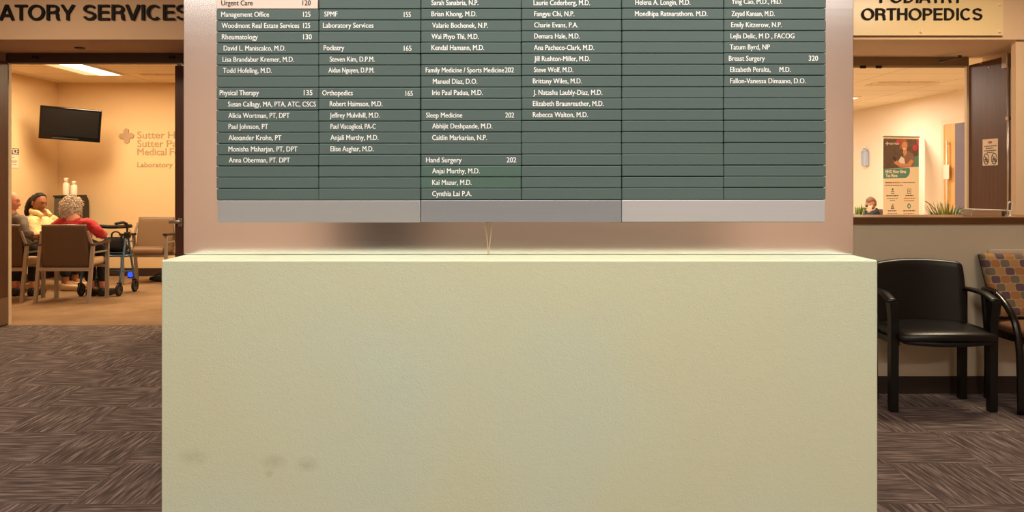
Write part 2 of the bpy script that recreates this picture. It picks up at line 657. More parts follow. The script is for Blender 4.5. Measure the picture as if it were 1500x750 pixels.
W_ = 0.145
h_ = W_ / 2
GLYPH = {   # advance, strokes on a capital height of 1 (centre lines)
    'A': (0.72, [[(0.04, 0), (0.34, 1)], [(0.64, 0), (0.34, 1)], [(0.15, 0.31), (0.53, 0.31)]]),
    'B': (0.72, [[(0.13, 0), (0.13, 1)], [(0.13, 1 - h_)] + arc(0.38, 0.745, 0.19, 0.1825, 90, -90) + [(0.13, 0.5625)],
                 [(0.13, 0.5)] + arc(0.40, 0.2875, 0.2, 0.215, 90, -90) + [(0.13, h_)]]),
    'C': (0.77, [arc(0.40, 0.5, 0.30, 0.43, 48, 312, 26)]),
    'D': (0.77, [[(0.13, 0), (0.13, 1)], [(0.13, 1 - h_)] + arc(0.32, 0.5, 0.31, 0.4275, 90, -90, 20) + [(0.13, h_)]]),
    'E': (0.67, [[(0.13, 0), (0.13, 1)], [(0.13, h_), (0.62, h_)], [(0.13, 0.52), (0.58, 0.52)], [(0.13, 1 - h_), (0.61, 1 - h_)]]),
    'H': (0.76, [[(0.13, 0), (0.13, 1)], [(0.62, 0), (0.62, 1)], [(0.13, 0.53), (0.62, 0.53)]]),
    'I': (0.29, [[(0.145, 0), (0.145, 1)]]),
    'L': (0.60, [[(0.13, 0), (0.13, 1)], [(0.13, h_), (0.56, h_)]]),
    'O': (0.87, [arc(0.43, 0.5, 0.335, 0.435, 0, 360, 32)]),
    'P': (0.69, [[(0.13, 0), (0.13, 1)], [(0.13, 1 - h_)] + arc(0.37, 0.70, 0.21, 0.2275, 90, -90, 14) + [(0.13, 0.4725)]]),
    'R': (0.75, [[(0.13, 0), (0.13, 1)], [(0.13, 1 - h_)] + arc(0.40, 0.715, 0.2, 0.2125, 90, -90, 14) + [(0.13, 0.5025)],
                 [(0.40, 0.5)] + arc(0.42, 0.33, 0.165, 0.17, 80, 0, 6) + [(0.60, 0.12), (0.645, 0)]]),
    'S': (0.70, [arc(0.35, 0.72, 0.235, 0.21, 20, 180, 12) + [(0.135, 0.62), (0.24, 0.555), (0.46, 0.475), (0.575, 0.39)] +
                 arc(0.345, 0.285, 0.245, 0.215, 10, -165, 14)]),
    'T': (0.64, [[(0.32, 0), (0.32, 1)], [(0.02, 1 - h_), (0.62, 1 - h_)]]),
    'V': (0.70, [[(0.05, 1), (0.345, 0.0)], [(0.64, 1), (0.345, 0.0)]]),
    'Y': (0.70, [[(0.345, 0), (0.345, 0.42)], [(0.06, 1), (0.345, 0.40)], [(0.63, 1), (0.345, 0.40)]]),
    ' ': (0.36, []),
}


def stroke2d(bm, pts, wd, y0, y1):
    pts = [Vector((a, b)) for a, b in pts]
    L, R = [], []
    for i, p in enumerate(pts):
        a, b = pts[max(i - 1, 0)], pts[min(i + 1, len(pts) - 1)]
        if (pts[0] - pts[-1]).length < 1e-6 and i in (0, len(pts) - 1):
            a, b = pts[-2], pts[1]
        t = (b - a).normalized()
        nn = Vector((-t.y, t.x))
        L.append(p + nn * wd / 2)
        R.append(p - nn * wd / 2)
    for i in range(len(pts) - 1):
        prism(bm, [tuple(L[i]), tuple(L[i + 1]), tuple(R[i + 1]), tuple(R[i])], y0, y1)


def grotesque(bm, body, x0, x1, zbase, cap, y0, y1, bold=0.93, adv_only=False):
    """heavy grotesque capitals as raised letters"""
    tot = sum(GLYPH[c][0] for c in body) - 0.1
    s = (x1 - x0) / tot
    x = x0 - 0.05 * s
    for c in body:
        a, strokes = GLYPH[c]
        for st in strokes:
            st2 = st
            if len(st) == 2 and st[0][0] != st[1][0] and c in 'AVY':      # trim diagonals at cap line and baseline
                st2 = [(p[0], min(1, max(0, p[1]))) for p in st]
            t = new()
            stroke2d(t, st2, W_ * bold, y0 - 0.0005 * strokes.index(st), y1)
            for v in t.verts:
                zz = min(1.012, max(-0.012, v.co.z))
                v.co = Vector((x + v.co.x * s, v.co.y, zbase + zz * cap))
            merge(bm, t)
        x += a * s
    return x


# ------------------------------------------------------------------ the setting
YH = 6.38       # front face of the headers over the two doorways
HB = 2.51       # their underside
YL, YR = 7.07, 7.30   # door frames of the two doorways
LX, RX = -6.26, 6.85  # side walls of the rooms behind
bm = new(); box(bm, -8, 8, -4.2, 7.05, -0.1, 0.0); struct('floor', bm, M['carpet'])
bm = new(); box(bm, -8, 0.6, 7.05, 11.0, -0.1, 0.0); struct('floor_laboratory', bm, M['carpet_room'])
bm = new(); box(bm, 0.6, 8, 7.05, 19.0, -0.1, 0.0); struct('floor_clinic', bm, M['carpet_clinic'])
bm = new(); box(bm, -8, 8, -4.2, 6.4, 3.2, 3.3); struct('ceiling', bm, M['ceil'])
bm = new(); box(bm, -8, 0.55, 7.10, 11.0, 2.70, 2.78); struct('ceiling_laboratory', bm, M['tiles'])
bm = new(); box(bm, 0.65, 8, 7.34, 19.0, 2.70, 2.78); struct('ceiling_clinic', bm, M['tiles'])
bm = new(); box(bm, -8, 8, -4.3, -4.2, 0, 3.2); struct('wall_rear', bm, M['wall_rear'])
bm = new(); box(bm, -8.1, -8, -4.2, 7.0, 0, 3.2); struct('wall_left', bm, M['wall'])
bm = new(); box(bm, 8, 8.1, -4.2, 19.0, 0, 3.2); struct('wall_right', bm, M['wall'])
# headers and the solid wall between the doorways
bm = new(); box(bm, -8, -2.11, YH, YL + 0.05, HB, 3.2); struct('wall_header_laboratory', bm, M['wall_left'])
bm = new(); box(bm, 1.9, 8, YH, YR + 0.05, HB, 3.2); struct('wall_header_clinic', bm, M['wall'])
bm = new(); box(bm, -2.11, 1.9, YH, YL + 0.05, 0, 3.2); box(bm, 0.55, 1.9, YL + 0.05, YR + 0.05, 0, 3.2); struct('wall_middle', bm, M['wall'])
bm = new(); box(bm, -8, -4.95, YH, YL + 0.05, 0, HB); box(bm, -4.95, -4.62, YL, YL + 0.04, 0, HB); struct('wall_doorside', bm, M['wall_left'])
xr = (1488 - VX) * (YH + 0.03) / F
bm = new(); box(bm, xr, 8, YH + 0.03, YH + 0.09, 0, HB); box(bm, 4.62, 8, YH + 0.09, YR + 0.05, 0, HB)
struct('wall_return', bm, M['wall'])
# rooms behind
bm = new(); box(bm, LX - 0.1, LX, YL + 0.05, 10.8, 0, 2.7); struct('wall_laboratory_side', bm, M['wall_room'])
bm = new(); box(bm, LX, 0.55, 10.70, 10.8, 0, 2.7); struct('wall_laboratory_back', bm, M['wall_room'])
bm = new(); box(bm, 0.55, 0.65, YR + 0.05, 19.0, 0, 2.7); struct('wall_divider', bm, M['wall_room'])
bm = new(); box(bm, RX, RX + 0.1, YR + 0.05, 19.0, 0, 2.7); struct('wall_clinic_side', bm, M['wall_clinic'])
bm = new(); box(bm, 0.65, RX, 18.9, 19.0, 0, 2.7); struct('wall_clinic_back', bm, M['wall_clinic'])
bm = new(); box(bm, -2.11, 0.55, YL + 0.05, YL + 0.1, 0, 2.7); struct('wall_laboratory_front', bm, M['wall_room'])
bm = new(); box(bm, 4.62, RX, YR + 0.05, YR + 0.1, 0, 2.7); struct('wall_clinic_front', bm, M['wall_room'])
bm = new(); box(bm, LX, 0.55, 10.685, 10.70, 0, 0.11, 0.003); struct('baseboard_laboratory', bm, M['base'])
bm = new(); box(bm, LX, LX + 0.015, 7.2, 10.68, 0, 0.11, 0.003); struct('baseboard_laboratory_side', bm, M['base'])
bm = new(); box(bm, -2.11, 1.9, YH - 0.012, YH, 0, 0.108, 0.003); struct('baseboard_middle', bm, M['base'])
bm = new(); box(bm, -8, -4.95, YH - 0.012, YH, 0, 0.108, 0.003); struct('baseboard_doorside', bm, M['base'])
# half wall with the wooden cap, in the lobby
YW = 4.79
bm = new(); box(bm, 1.55, 8, YW, YW + 0.16, 0, 1.062); struct('wall_half', bm, M['half'])
bm = new(); box(bm, 1.55, 8, YW - 0.012, YW, 0, 0.108, 0.003); struct('baseboard_right', bm, M['base'])
bm = new(); box(bm, 1.52, 8, YW - 0.025, YW + 0.33, 1.062, 1.104, 0.004); struct('trim_1', bm, M['counter'])
bm = new(); box(bm, (1446 - VX) * YW / F, 6, YW - 0.022, YW, 0.872, 0.902, 0.006); struct('trim_2', bm, M['half'])

# door frames
def frame(name, xa, xb, y, top, head_z0, m_head, m_jamb, jw):
    b = new()
    box(b, xa - jw, xb + jw, y - 0.01, y + 0.06, head_z0, top, 0.004)
    o = struct(name, b, m_head)
    t = new(); box(t, xa, xb, y + 0.02, y + 0.03, head_z0 - 0.012, head_z0, 0.001)
    obj('head_stop', t, m_jamb, o)
    for x0, x1 in ((xa - jw, xa), (xb, xb + jw)):
        t = new(); box(t, x0, x1, y - 0.008, y + 0.03, 0, head_z0, 0.002)
        obj('jamb', t, m_jamb, o)
    return o
xa = P(14.0, 0, YL).x
df = frame('door_frame_laboratory', xa, -2.138, YL, HB, P(0, 92, YL).z, M['frame'], M['jamb'], 0.028)
for px in (52, 252):
    p = P(px, 84, YL - 0.01)
    b = new(); box(b, p.x - 0.028, p.x + 0.028, YL - 0.03, YL - 0.008, p.z - 0.014, p.z + 0.014, 0.005)
    obj('door_stop', b, M['black'], df)
xb = P(1415.5, 0, YR).x
dfr = frame('door_frame_clinic', 1.95, xb, YR, HB, P(0, 97, YR).z, M['frame_green'], M['jamb'], 0.02)
for px in (1263.5, 1286.5):
    p = P(px, 98, YR - 0.01)
    b = new(); box(b, p.x - 0.028, p.x + 0.028, YR - 0.03, YR - 0.008, p.z - 0.016, p.z + 0.012, 0.006)
    obj('door_stop', b, M['black'], dfr)

# left doorway: the leaf folded back towards the lobby, seen on its inner side
zt = P(0, 91, YL).z
xl = P(13, 0, YL).x
b = new(); box(b, xl - 0.045, xl, YL - 0.92, YL - 0.01, 0.008, zt, 0.002)
d = struct('door_1', b, M['darkwood'])
b = new(); box(b, xl, xl + 0.002, YL - 0.90, YL - 0.015, 0.012, 0.26); obj('kickplate', b, M['kick'], d, label='brushed steel kickplate')
# the other leaf, closed: only its latch edge shows beside the directory
x2 = P(258.3, 0, YL).x
b = new(); box(b, x2, x2 + 0.9, YL - 0.03, YL + 0.015, 0.008, P(0, 97, YL).z, 0.002)
d = struct('door_2', b, M['darkwood'])
b = new(); p = P(264, 326, YL - 0.03)
box(b, p.x - 0.02, p.x + 0.02, YL - 0.036, YL - 0.03, p.z - 0.037, p.z + 0.037, 0.002)
obj('latch_plate', b, M['chrome'], d)
b = new(); sweep(b, [(p.x, YL - 0.036, p.z + 0.008), (p.x, YL - 0.06, p.z + 0.008)], 0.011, n=10)
sweep(b, smooth_path([(p.x + 0.01, YL - 0.06, p.z + 0.008), (p.x - 0.03, YL - 0.062, p.z + 0.008), (p.x - 0.09, YL - 0.055, p.z + 0.006)]), 0.010, 0.017, n=10)
obj('lever_handle', b, M['chrome'], d, smooth=True, label='satin metal lever handle')
b = new(); p = P(264, 94, YL - 0.03); box(b, p.x - 0.022, p.x + 0.022, YL - 0.05, YL + 0.01, p.z - 0.018, p.z + 0.012, 0.003)
obj('top_latch', b, M['chrome'], d)

# right doorway: the leaf folded back towards the lobby, with the exit rod
xh = P(1418, 0, YR).x
ztr = P(0, 96, YR).z
b = new(); box(b, xh, xh + 0.045, YH + 0.12, YR - 0.012, 0.008, ztr, 0.002)
d = struct('door_3', b, M['darkwood'])
yrod = 6.66
b = new(); sweep(b, [(xh - 0.035, yrod, 0.3), (xh - 0.035, yrod, ztr - 0.06)], 0.011, n=10); obj('vertical_rod', b, M['chrome'], d, smooth=True, label='slim satin metal rod')
b = new(); box(b, xh - 0.075, xh, yrod - 0.035, yrod + 0.035, ztr - 0.12, ztr + 0.005, 0.006); obj('top_latch', b, M['chrome'], d, label='satin metal latch case')
b = new(); box(b, xh - 0.05, xh, yrod - 0.02, yrod + 0.02, 1.86, 1.89, 0.004); obj('rod_guide', b, M['chrome'], d)
for py in (93, 101):
    pp = P(1433, py, 7.1)
    b = new(); lathe(b, [(0.0, 0.004), (0.007, 0.003), (0.008, 0)], (xh, 7.1 - (py - 93) * 0.015, pp.z), 12, Matrix.Rotation(-PI / 2, 4, 'Y'))
    obj('bolt', b, M['chrome'], d)
# closer arm under the frame
b = new()
a1, a2 = P(1379, 90, YR - 0.1), P(1406, 84.5, YR - 0.3)
sweep(b, [a1, a2], 0.010, n=8)
lathe(b, [(0.022, -0.01), (0.022, 0.012)], a1, 14)
lathe(b, [(0.016, -0.01), (0.016, 0.02)], a2, 14)
obj('closer_arm', b, M['frame'], dfr)
# notice on the open leaf
zc = P(1450, 203, 6.9)


def on_leaf(px, py):
    """a point on the inner face of the open leaf"""
    x = xh - 0.001
    y = x * F / (px - VX)
    return y, H - (py - VY) * y / F


ya, z1 = on_leaf(1439.5, 204.5)
yb, z0 = on_leaf(1462, 242)
nt = thing('paper_notice', 'white paper notice with two crossed-out bicycle symbols taped on dark wood door', 'notice', (xh - 0.001, (ya + yb) / 2, z0))
def leafmap(bmx):
    # (u from left to right as seen, depth, v up) -> on the leaf
    for v in bmx.verts:
        u, dd, z = v.co
        v.co = Vector((xh - 0.0012 + dd, ya + (yb - ya) * u, z0 + (z1 - z0) * z))
    return bmx
b = new(); box(b, 0, 1, -0.001, 0, 0, 1); obj('sheet', leafmap(b), M['paper'], nt, world=True)
b = new(); box(b, 0.38, 0.62, -0.0016, -0.001, 0.83, 0.91); obj('heading', leafmap(b), M['sign_red'], nt, world=True)
b = new()
for u0, u1, v in ((0.12, 0.92, 0.73), (0.22, 0.76, 0.65), (0.10, 0.92, 0.56), (0.30, 0.72, 0.49)):
    x = u0
    while x < u1 - 0.04:
        ww = rng.uniform(0.05, 0.12)
        box(b, x, min(u1, x + ww), -0.0016, -0.001, v - 0.017, v + 0.017)
        x += ww + 0.025
obj('text_lines', leafmap(b), M['print_ink'], nt, world=True)
for cu in (0.24, 0.76):
    b = new()
    stroke2d(b, ellipse(cu, 0.25, 0.17, 0.20, 24) + [(cu + 0.17, 0.25)], 0.035, -0.0018, -0.001)
    stroke2d(b, [(cu - 0.12, 0.39), (cu + 0.12, 0.11)], 0.035, -0.0019, -0.001)
    stroke2d(b, ellipse(cu - 0.07, 0.19, 0.05, 0.06, 12) + [(cu - 0.02, 0.19)], 0.025, -0.0016, -0.001)
    stroke2d(b, ellipse(cu + 0.07, 0.19, 0.05, 0.06, 12) + [(cu + 0.12, 0.19)], 0.025, -0.0016, -0.001)
    stroke2d(b, [(cu - 0.07, 0.19), (cu - 0.03, 0.31), (cu + 0.05, 0.31), (cu + 0.07, 0.19)], 0.025, -0.0016, -0.001)
    obj('crossed_out_symbol', leafmap(b), M['print_ink'], nt, world=True)

# sensor in the left soffit
b = new(); p = P(117, 66, 6.78); lathe(b, [(0.045, 0.0), (0.045, -0.008), (0.03, -0.012), (0.0, -0.012)], (p.x, p.y, HB), 20)
tag(obj('soffit_sensor', b, M['frame'], smooth=False), 'small round brown sensor in the soffit over the laboratory doorway', 'sensor')

# ceiling fixtures of the lobby, above the frame, and of the rooms
def troffer(x, y, z, sx, sy, label, group=None, split=0.0):
    t = thing('ceiling_light', label, 'ceiling light', (x, y, z), 0, group)
    b = new()
    for (a0, a1, c0, c1) in ((-sx / 2, sx / 2, -sy / 2, -sy / 2 + 0.03), (-sx / 2, sx / 2, sy / 2 - 0.03, sy / 2),
                             (-sx / 2, -sx / 2 + 0.03, -sy / 2 + .03, sy / 2 - .03), (sx / 2 - 0.03, sx / 2, -sy / 2 + .03, sy / 2 - .03)):
        box(b, a0, a1, c0, c1, -0.02, 0.0, 0.003)
    obj('frame', b, M['white'], t)
    xs = -sx / 2 + 0.03 + split
    if split:
        b = new(); box(b, -sx / 2 + 0.03, xs - 0.01, -sy / 2 + 0.03, sy / 2 - 0.03, -0.014, -0.004); obj('reflector', b, M['lens_soft'], t)
    b = new(); box(b, xs, sx / 2 - 0.03, -sy / 2 + 0.03, sy / 2 - 0.03, -0.016, -0.004, 0.002); obj('diffuser', b, M['lens'], t)
    return t
troffer(-5.14, 9.12, 2.70, 0.50, 1.40, 'bright ceiling panel light above the television in the laboratory room', None, 0.17)
troffer(-3.0, 8.9, 2.70, 0.6, 1.2, 'ceiling panel light hidden behind the directory in the laboratory room')
troffer(5.48, 12.7, 2.70, 0.6, 0.6, 'bright ceiling panel light in the room with the banner')
troffer(3.5, 10.4, 2.70, 0.6, 1.2, 'unseen ceiling panel light added to brighten the banner and seated person')
troffer(4.6, 15.8, 2.70, 0.6, 1.2, 'ceiling panel light at the far end of the room with the banner')
for i, (nm, loc, sx, sy, watts, col) in enumerate(LIGHTS[:7]):
    troffer(loc[0], loc[1], 3.2, sx, sy, ('long lobby ceiling light above the plinth and the seating area', 'square lobby ceiling light in front of a doorway header')[sx < 1],
            ('long lobby ceiling lights', 'square lobby ceiling lights')[sx < 1])
def vent(x0, x1, y0, y1, z, label):
    t = thing('ceiling_vent', label, 'vent', ((x0 + x1) / 2, (y0 + y1) / 2, z))
    b = new(); box(b, x0, x1, y0, y1, z - 0.012, z, 0.003); obj('vent_frame', b, M['tiles'], t, world=True)
    b = new()
    k = 7
    for i in range(k):
        yy = y0 + 0.04 + (y1 - y0 - 0.08) * i / (k - 1)
        box(b, x0 + 0.04, x1 - 0.04, yy - 0.012, yy + 0.012, z - 0.018, z - 0.010)
    obj('louvers', b, M['jamb'], t, world=True)
p0, p1 = P(221, 111, 9.9), P(249, 111, 9.9)
vent(-4.68, -4.22, 9.78, 10.05, 2.70, 'grey louvered vent in the laboratory ceiling')
vent(5.15, 6.0, 10.55, 10.95, 2.70, 'long pale vent in the ceiling of the banner room')

# unseen dark panel added behind the camera to darken the steel's reflection
b = new(); box(b, -1.72, -0.82, -4.2, -4.15, 0, 2.2, 0.004); d4 = struct('reflection_panel', b, M['frame'])
b = new(); box(b, -1.65, -0.89, -4.15, -4.13, 0.1, 2.12); obj('reflection_pane', b, M['reflect_dark'], d4)
b = new(); box(b, -0.78, 2.25, -4.2, -4.17, 0.0, 1.12, 0.003); box(b, -0.80, 2.27, -4.2, -4.15, 1.12, 1.16, 0.004); struct('reflection_trim', b, M['reflect_brown'])  # added panelling, unseen, tints the reflection under the strips brown

# door on the side wall of the clinic room
def yw(px):
    return RX * F / (px - VX)
yA, yB, yC = yw(1381.5), yw(1401), yw(1430)
b = new()
box(b, RX - 0.03, RX, yA - 0.07, yA, 0, 2.27, 0.003)
box(b, RX - 0.03, RX, yC, yA - 0.07, 2.20, 2.27, 0.003)
d5 = struct('door_5', b, M['jamb'])
b = new(); box(b, RX - 0.022, RX, yB + 0.0, yA - 0.07, 0.01, 2.20); obj('leaf', b, M['yellowwood'], d5)
b = new(); box(b, RX - 0.024, RX, yC, yB - 0.005, 0.01, 2.20); obj('side_panel', b, M['slate'], d5, label='slate grey panel beside the leaf')
b = new(); sweep(b, [(RX - 0.06, yw(1393), 1.95), (RX - 0.06, yw(1393), 0.9)], 0.014, n=10)
sweep(b, [(RX - 0.06, yw(1393), 1.90), (RX - 0.02, yw(1393), 1.90)], 0.012, n=8)
sweep(b, [(RX - 0.06, yw(1393), 0.95), (RX - 0.02, yw(1393), 0.95)], 0.012, n=8)
obj('pull_handle', b, M['white'], d5, smooth=True, label='long pale pull handle')
b = new(); box(b, RX - 0.078, RX - 0.074, yw(1397.5), yw(1389.5), P(0, 262, 11.5).z, P(0, 241, 11.5).z)
box(b, RX - 0.079, RX - 0.0775, yw(1396), yw(1391), P(0, 247, 11.5).z - .004, P(0, 247, 11.5).z + .008)
obj('hanging_card', b, M['paper'], d5)

# ------------------------------------------------------------------ plinth and directory
YF, YP = 1.62, 1.735             # plinth front, steel face
xp0, xp1 = P(236, 0, YF).x, P(1286, 0, YF).x
ztop = P(0, 381, YF).z
b = new(); box(b, xp0, xp1, YF, YP + 0.09, 0.0, ztop, 0.004, 3)
pl = tag(obj('plinth', b, M['sage']), 'large sage cream textured plinth carrying the building directory', 'plinth')
xs0, xs1 = P(268.5, 0, YP).x, P(1250.5, 0, YP).x
dr = thing('directory_sign', 'brushed steel building directory with rows of green name strips on the plinth', 'directory', ((xs0 + xs1) / 2, YP, ztop))
b = new(); box(b, xs0, xs1, YP, YP + 0.06, ztop + 0.001, 2.35, 0.0015, 2); obj('steel_panel', b, M['steel'], dr, world=True)
YB = 1.705                       # face of the strips
s = YB / F
def bx(px): return (px - VX) * s
def bz(py): return H - (py - VY) * s
b = new(); box(b, bx(318), bx(1209), YB + 0.008, YP, bz(325.5), bz(-80), 0.001); obj('backing_board', b, M['backing'], dr, world=True)
COLX = [(317, 466.3), (467.0, 615.6), (616.6, 763.3), (764.2, 910.3), (911.2, 1059.8), (1060.7, 1210)]
T = {
    0: {0: ('Urgent Care', 324, 370, '120', 443, 455), 1: ('Management Office', 324, 394, '125', 444, 454.5),
        2: ('Woodmont Real Estate Services', 324.5, 438, '125', 444, 454), 3: ('Rheumatology', 325, 377.5, '130', 444, 456.5),
        4: ('David L. Maniscalco, M.D.', 327.5, 418), 5: ('Lisa Brandabur Kremer, M.D.', 326, 430.5), 6: ('Todd Hofeling, M.D.', 326.5, 398),
        8: ('Physical Therapy', 321.8, 379, '135', 445, 457.5), 9: ('Susan Callagy, MA, PTA, ATC, CSCS', 334, 462.5), 10: ('Alicia Wortman, PT, DPT', 334.5, 424),
        11: ('Paul Johnson, PT', 334.7, 392.5), 12: ('Alexander Krohn, PT', 334.7, 412), 13: ('Monisha Maharjan, PT, DPT', 334.7, 435.5),
        14: ('Anna Oberman, PT. DPT', 335, 424.5)},
    1: {1: ('SPMF', 475, 494, '155', 591.5, 601.5), 2: ('Laboratory Services', 473, 547), 4: ('Podiatry', 474, 504, '165', 591.5, 602.5),
        5: ('Steven Kim, D.P.M.', 483, 548.5), 6: ('Aidan Nguyen, D.P.M.', 481, 548), 8: ('Orthopedics', 472, 516.5, '165', 594, 604.5),
        9: ('Robert Haimson, M.D.', 483, 560), 10: ('Jeffrey Mulvihill, M.D.', 483, 556), 11: ('Paul Viscogliosi, PA-C', 484, 550),
        12: ('Anjali Murthy, M.D.', 484, 554), 13: ('Elise Asghar, M.D.', 484, 547)},
    2: {0: ('Sarah Sanabria, N.P.', 632, 700.5), 1: ('Brian Khong, M.D.', 632, 698), 2: ('Valarie Bochenek, N.P.', 633, 714.5),
        3: ('Wai Phyo Thi, M.D.', 632, 701), 4: ('Kendal Hamann, M.D.', 632, 709),
        6: ('Family Medicine / Sports Medicine', 623.5, 738, '202', 739.5, 752.5), 7: ('Manuel Diaz, D.O.', 634, 699),
        8: ('Irie Paul Padua, M.D.', 633, 707), 10: ('Sleep Medicine', 624, 677, '202', 740, 753), 11: ('Abhijit Deshpande, M.D.', 633, 721),
        12: ('Caitlin Markarian, N.P.', 633, 713), 14: ('Hand Surgery', 624, 676, '202', 742, 756), 15: ('Anjai Murthy, M.D.', 633, 702.5),
        16: ('Kai Mazur, M.D.', 633, 690.5), 17: ('Cynthia Lai P.A.', 633, 690.5)},
    3: {0: ('Laurie Cederberg, M.D.', 781.5, 864), 1: ('Fangyu Chi, N.P.', 782.5, 841), 2: ('Charie Evans, P.A.', 782.5, 846.5),
        3: ('Demara Hale, M.D.', 782.5, 849), 4: ('Ana Pacheco-Clark, M.D.', 782, 870), 5: ('Jill Rushton-Miller, M.D.', 782.5, 864),
        6: ('Steve Wolf, M.D.', 782, 839.5), 7: ('Brittany Wiles, M.D.', 780.5, 852), 8: ('J. Natasha Laubly-Diaz, M.D.', 781, 882),
        9: ('Elizabeth Braunreuther, M.D.', 780.5, 884), 10: ('Rebecca Walton, M.D.', 780.5, 861)},
    4: {0: ('Helena A. Longin, M.D.', 930.5, 1011), 1: ('Mondhipa Ratnarathorn. M.D.', 930, 1036)},
    5: {0: ('Ying Cao, M.D., PhD.', 1071.5, 1145.5), 1: ('Zeyad Kanaan, M.D.', 1071.5, 1134.5), 2: ('Emily Kitzerow, N.P.', 1071, 1145),
        3: ('Lejla Delic, M D , FACOG', 1070, 1163.5), 4: ('Tatum Byrd, NP', 1069, 1127.5), 5: ('Breast Surgery', 1067.5, 1120, '320', 1184.5, 1198),
        6: ('Elizabeth Peralta,     M.D.', 1069.5, 1158), 7: ('Fallon-Vanessa Dimaano, D.O.', 1069.5, 1180)},
}
ROW = 16.44
strips = {}
for c in range(6):
    xa_, xb_ = COLX[c]
    tilt = -0.28 * c
    for r in range(18):
        y0 = 13.6 + ROW * (r - 1) + tilt + rng.uniform(-0.25, 0.25)
        y1 = y0 + ROW - 0.75
        if r == 17:
            y1 = 292.6 + (0.5 if c < 2 else -0.3)
        txt = T[c].get(r)
        light = (c == 0 and r == 0)
        jx = rng.uniform(-0.3, 0.3)
        yo = rng.uniform(0, 0.0007)
        b = new()
        box(b, bx(xa_ + jx), bx(xb_ + jx + (-1.0 if light else 0)), YB + yo, YB + 0.0085, bz(y1), bz(y0), 0.0013, 1)
        m = M['strip_light'] if light else (M['strip_fresh'] if c == 2 and r in (15, 16) else M['strip'])
        st = obj('name_strip' if txt else 'blank_strip', b, m, dr, world=True,
                 label='pale pink strip with dark lettering' if light else ('fresher green strip' if m is M['strip_fresh'] else None))
        if txt:
            base = y0 + 11.0
            ink = M['ink_dark'] if light else M['ink']
            if c == 5 and r == 0:
                base -= 1.0
            if light:
                base -= 0.6
            obj('lettering', text_bm(txt[0], bx(txt[1]), bx(txt[2]), bz(base), 7.1 * s, YB + yo - 0.0004, bolder=0.32 * s), ink, st, world=True)
            if len(txt) > 3:
                obj('suite_number', text_bm(txt[3], bx(txt[4]), bx(txt[5]), bz(base + (0.8 if c == 1 else 0)), 7.2 * s, YB + yo - 0.0004, bolder=0.32 * s), ink, st, world=True)
for i, (xa_, xb_) in enumerate(((318.8, 615.7), (616.5, 910.2), (911, 1208.6))):
    b = new(); box(b, bx(xa_), bx(xb_), YB - 0.001, YP, bz(325.8 - i * 0.5), bz(293.6 - i * 0.3), 0.0012, 2)
    obj('bottom_rail', b, M[('rail', 'rail_dim', 'rail_bright')[i]], dr, world=True)
b = new()
for dx in (0, 9):
    pts = smooth_path([P(711.5 + dx, 324, YP - 0.002), P(712.5 + dx * 0.8, 338, YP - 0.002), P(714 + dx * 0.4, 355, YP - 0.002), P(715.5, 373, YP - 0.002)])
    sweep(b, pts, 0.0022, 0.0016, n=6)
obj('glue_drip', b, M['glue'], dr, world=True, smooth=True, label='dried pale glue drip under the strips')

# ------------------------------------------------------------------ raised wall lettering
yl = YH - 0.022
def lx(px, y): return (px - VX) * y / F
cap = (29.2 - 6.5) * yl / F
zb = P(0, 29.2, yl).z
ADV = lambda q: sum(GLYPH[c][0] for c in q)
sc = (lx(276, yl) - lx(0.5, yl)) / (ADV('ATORY SERVICES') - 0.1)
xa0 = lx(0.5, yl)
sl = thing('sign_lettering', 'large dark raised capitals reading services on the header over the laboratory doorway', 'sign lettering', (lx(130, yl), YH, zb))
t = new()
grotesque(t, 'ATORY', xa0, xa0 + (ADV('ATORY') - 0.1) * sc, zb, cap, yl, YH - 0.004)
grotesque(t, 'LABOR', xa0 - 0.02 - (ADV('LABOR') - 0.1) * sc, xa0 - 0.02, zb, cap, yl, YH - 0.004)
obj('lettering', t, M['letter'], sl, world=True)
t = new()
xs_ = xa0 + ADV('ATORY ') * sc
grotesque(t, 'SERVICES', xs_, xs_ + (ADV('SERVICES') - 0.1) * sc, zb, cap, yl, YH - 0.004)
obj('lettering', t, M['letter'], sl, world=True)
# acrylic sign over the clinic doorway
ya_ = YH - 0.03
sg = thing('suite_sign', 'pale acrylic sign panel with dark raised capitals above the clinic doorway', 'sign', (lx(1340, ya_), YH, P(0, 52, ya_).z))
b = new(); box(b, lx(1180, ya_), lx(1470, ya_), ya_, ya_ + 0.008, P(0, 52, ya_).z, 2.98, 0.002); obj('sign_panel', b, M['acrylic'], sg, world=True)
for word, px0, px1, pb in (('ORTHOPEDICS', 1263, 1439, 29.3), ('PODIATRY', 1289, 1410, 4.0)):
    b = new(); grotesque(b, word, lx(px0, ya_ - .01), lx(px1, ya_ - .01), P(0, pb, ya_ - .01).z, 17.3 * (ya_ - .01) / F, ya_ - 0.012, ya_ - 0.001)
    obj('lettering', b, M['letter'], sg, world=True)
for px, py in ((1464, 7), (1349, 47), (1464, 46.5), (1234, 47)):
    p = P(px, py, ya_)
    b = new(); lathe(b, [(0.0, 0.012), (0.008, 0.011), (0.011, 0.007), (0.011, -0.03)], p, 16, Matrix.Rotation(PI / 2, 4, 'X'))
    obj('standoff', b, M['jamb'], sg, world=True, smooth=True)
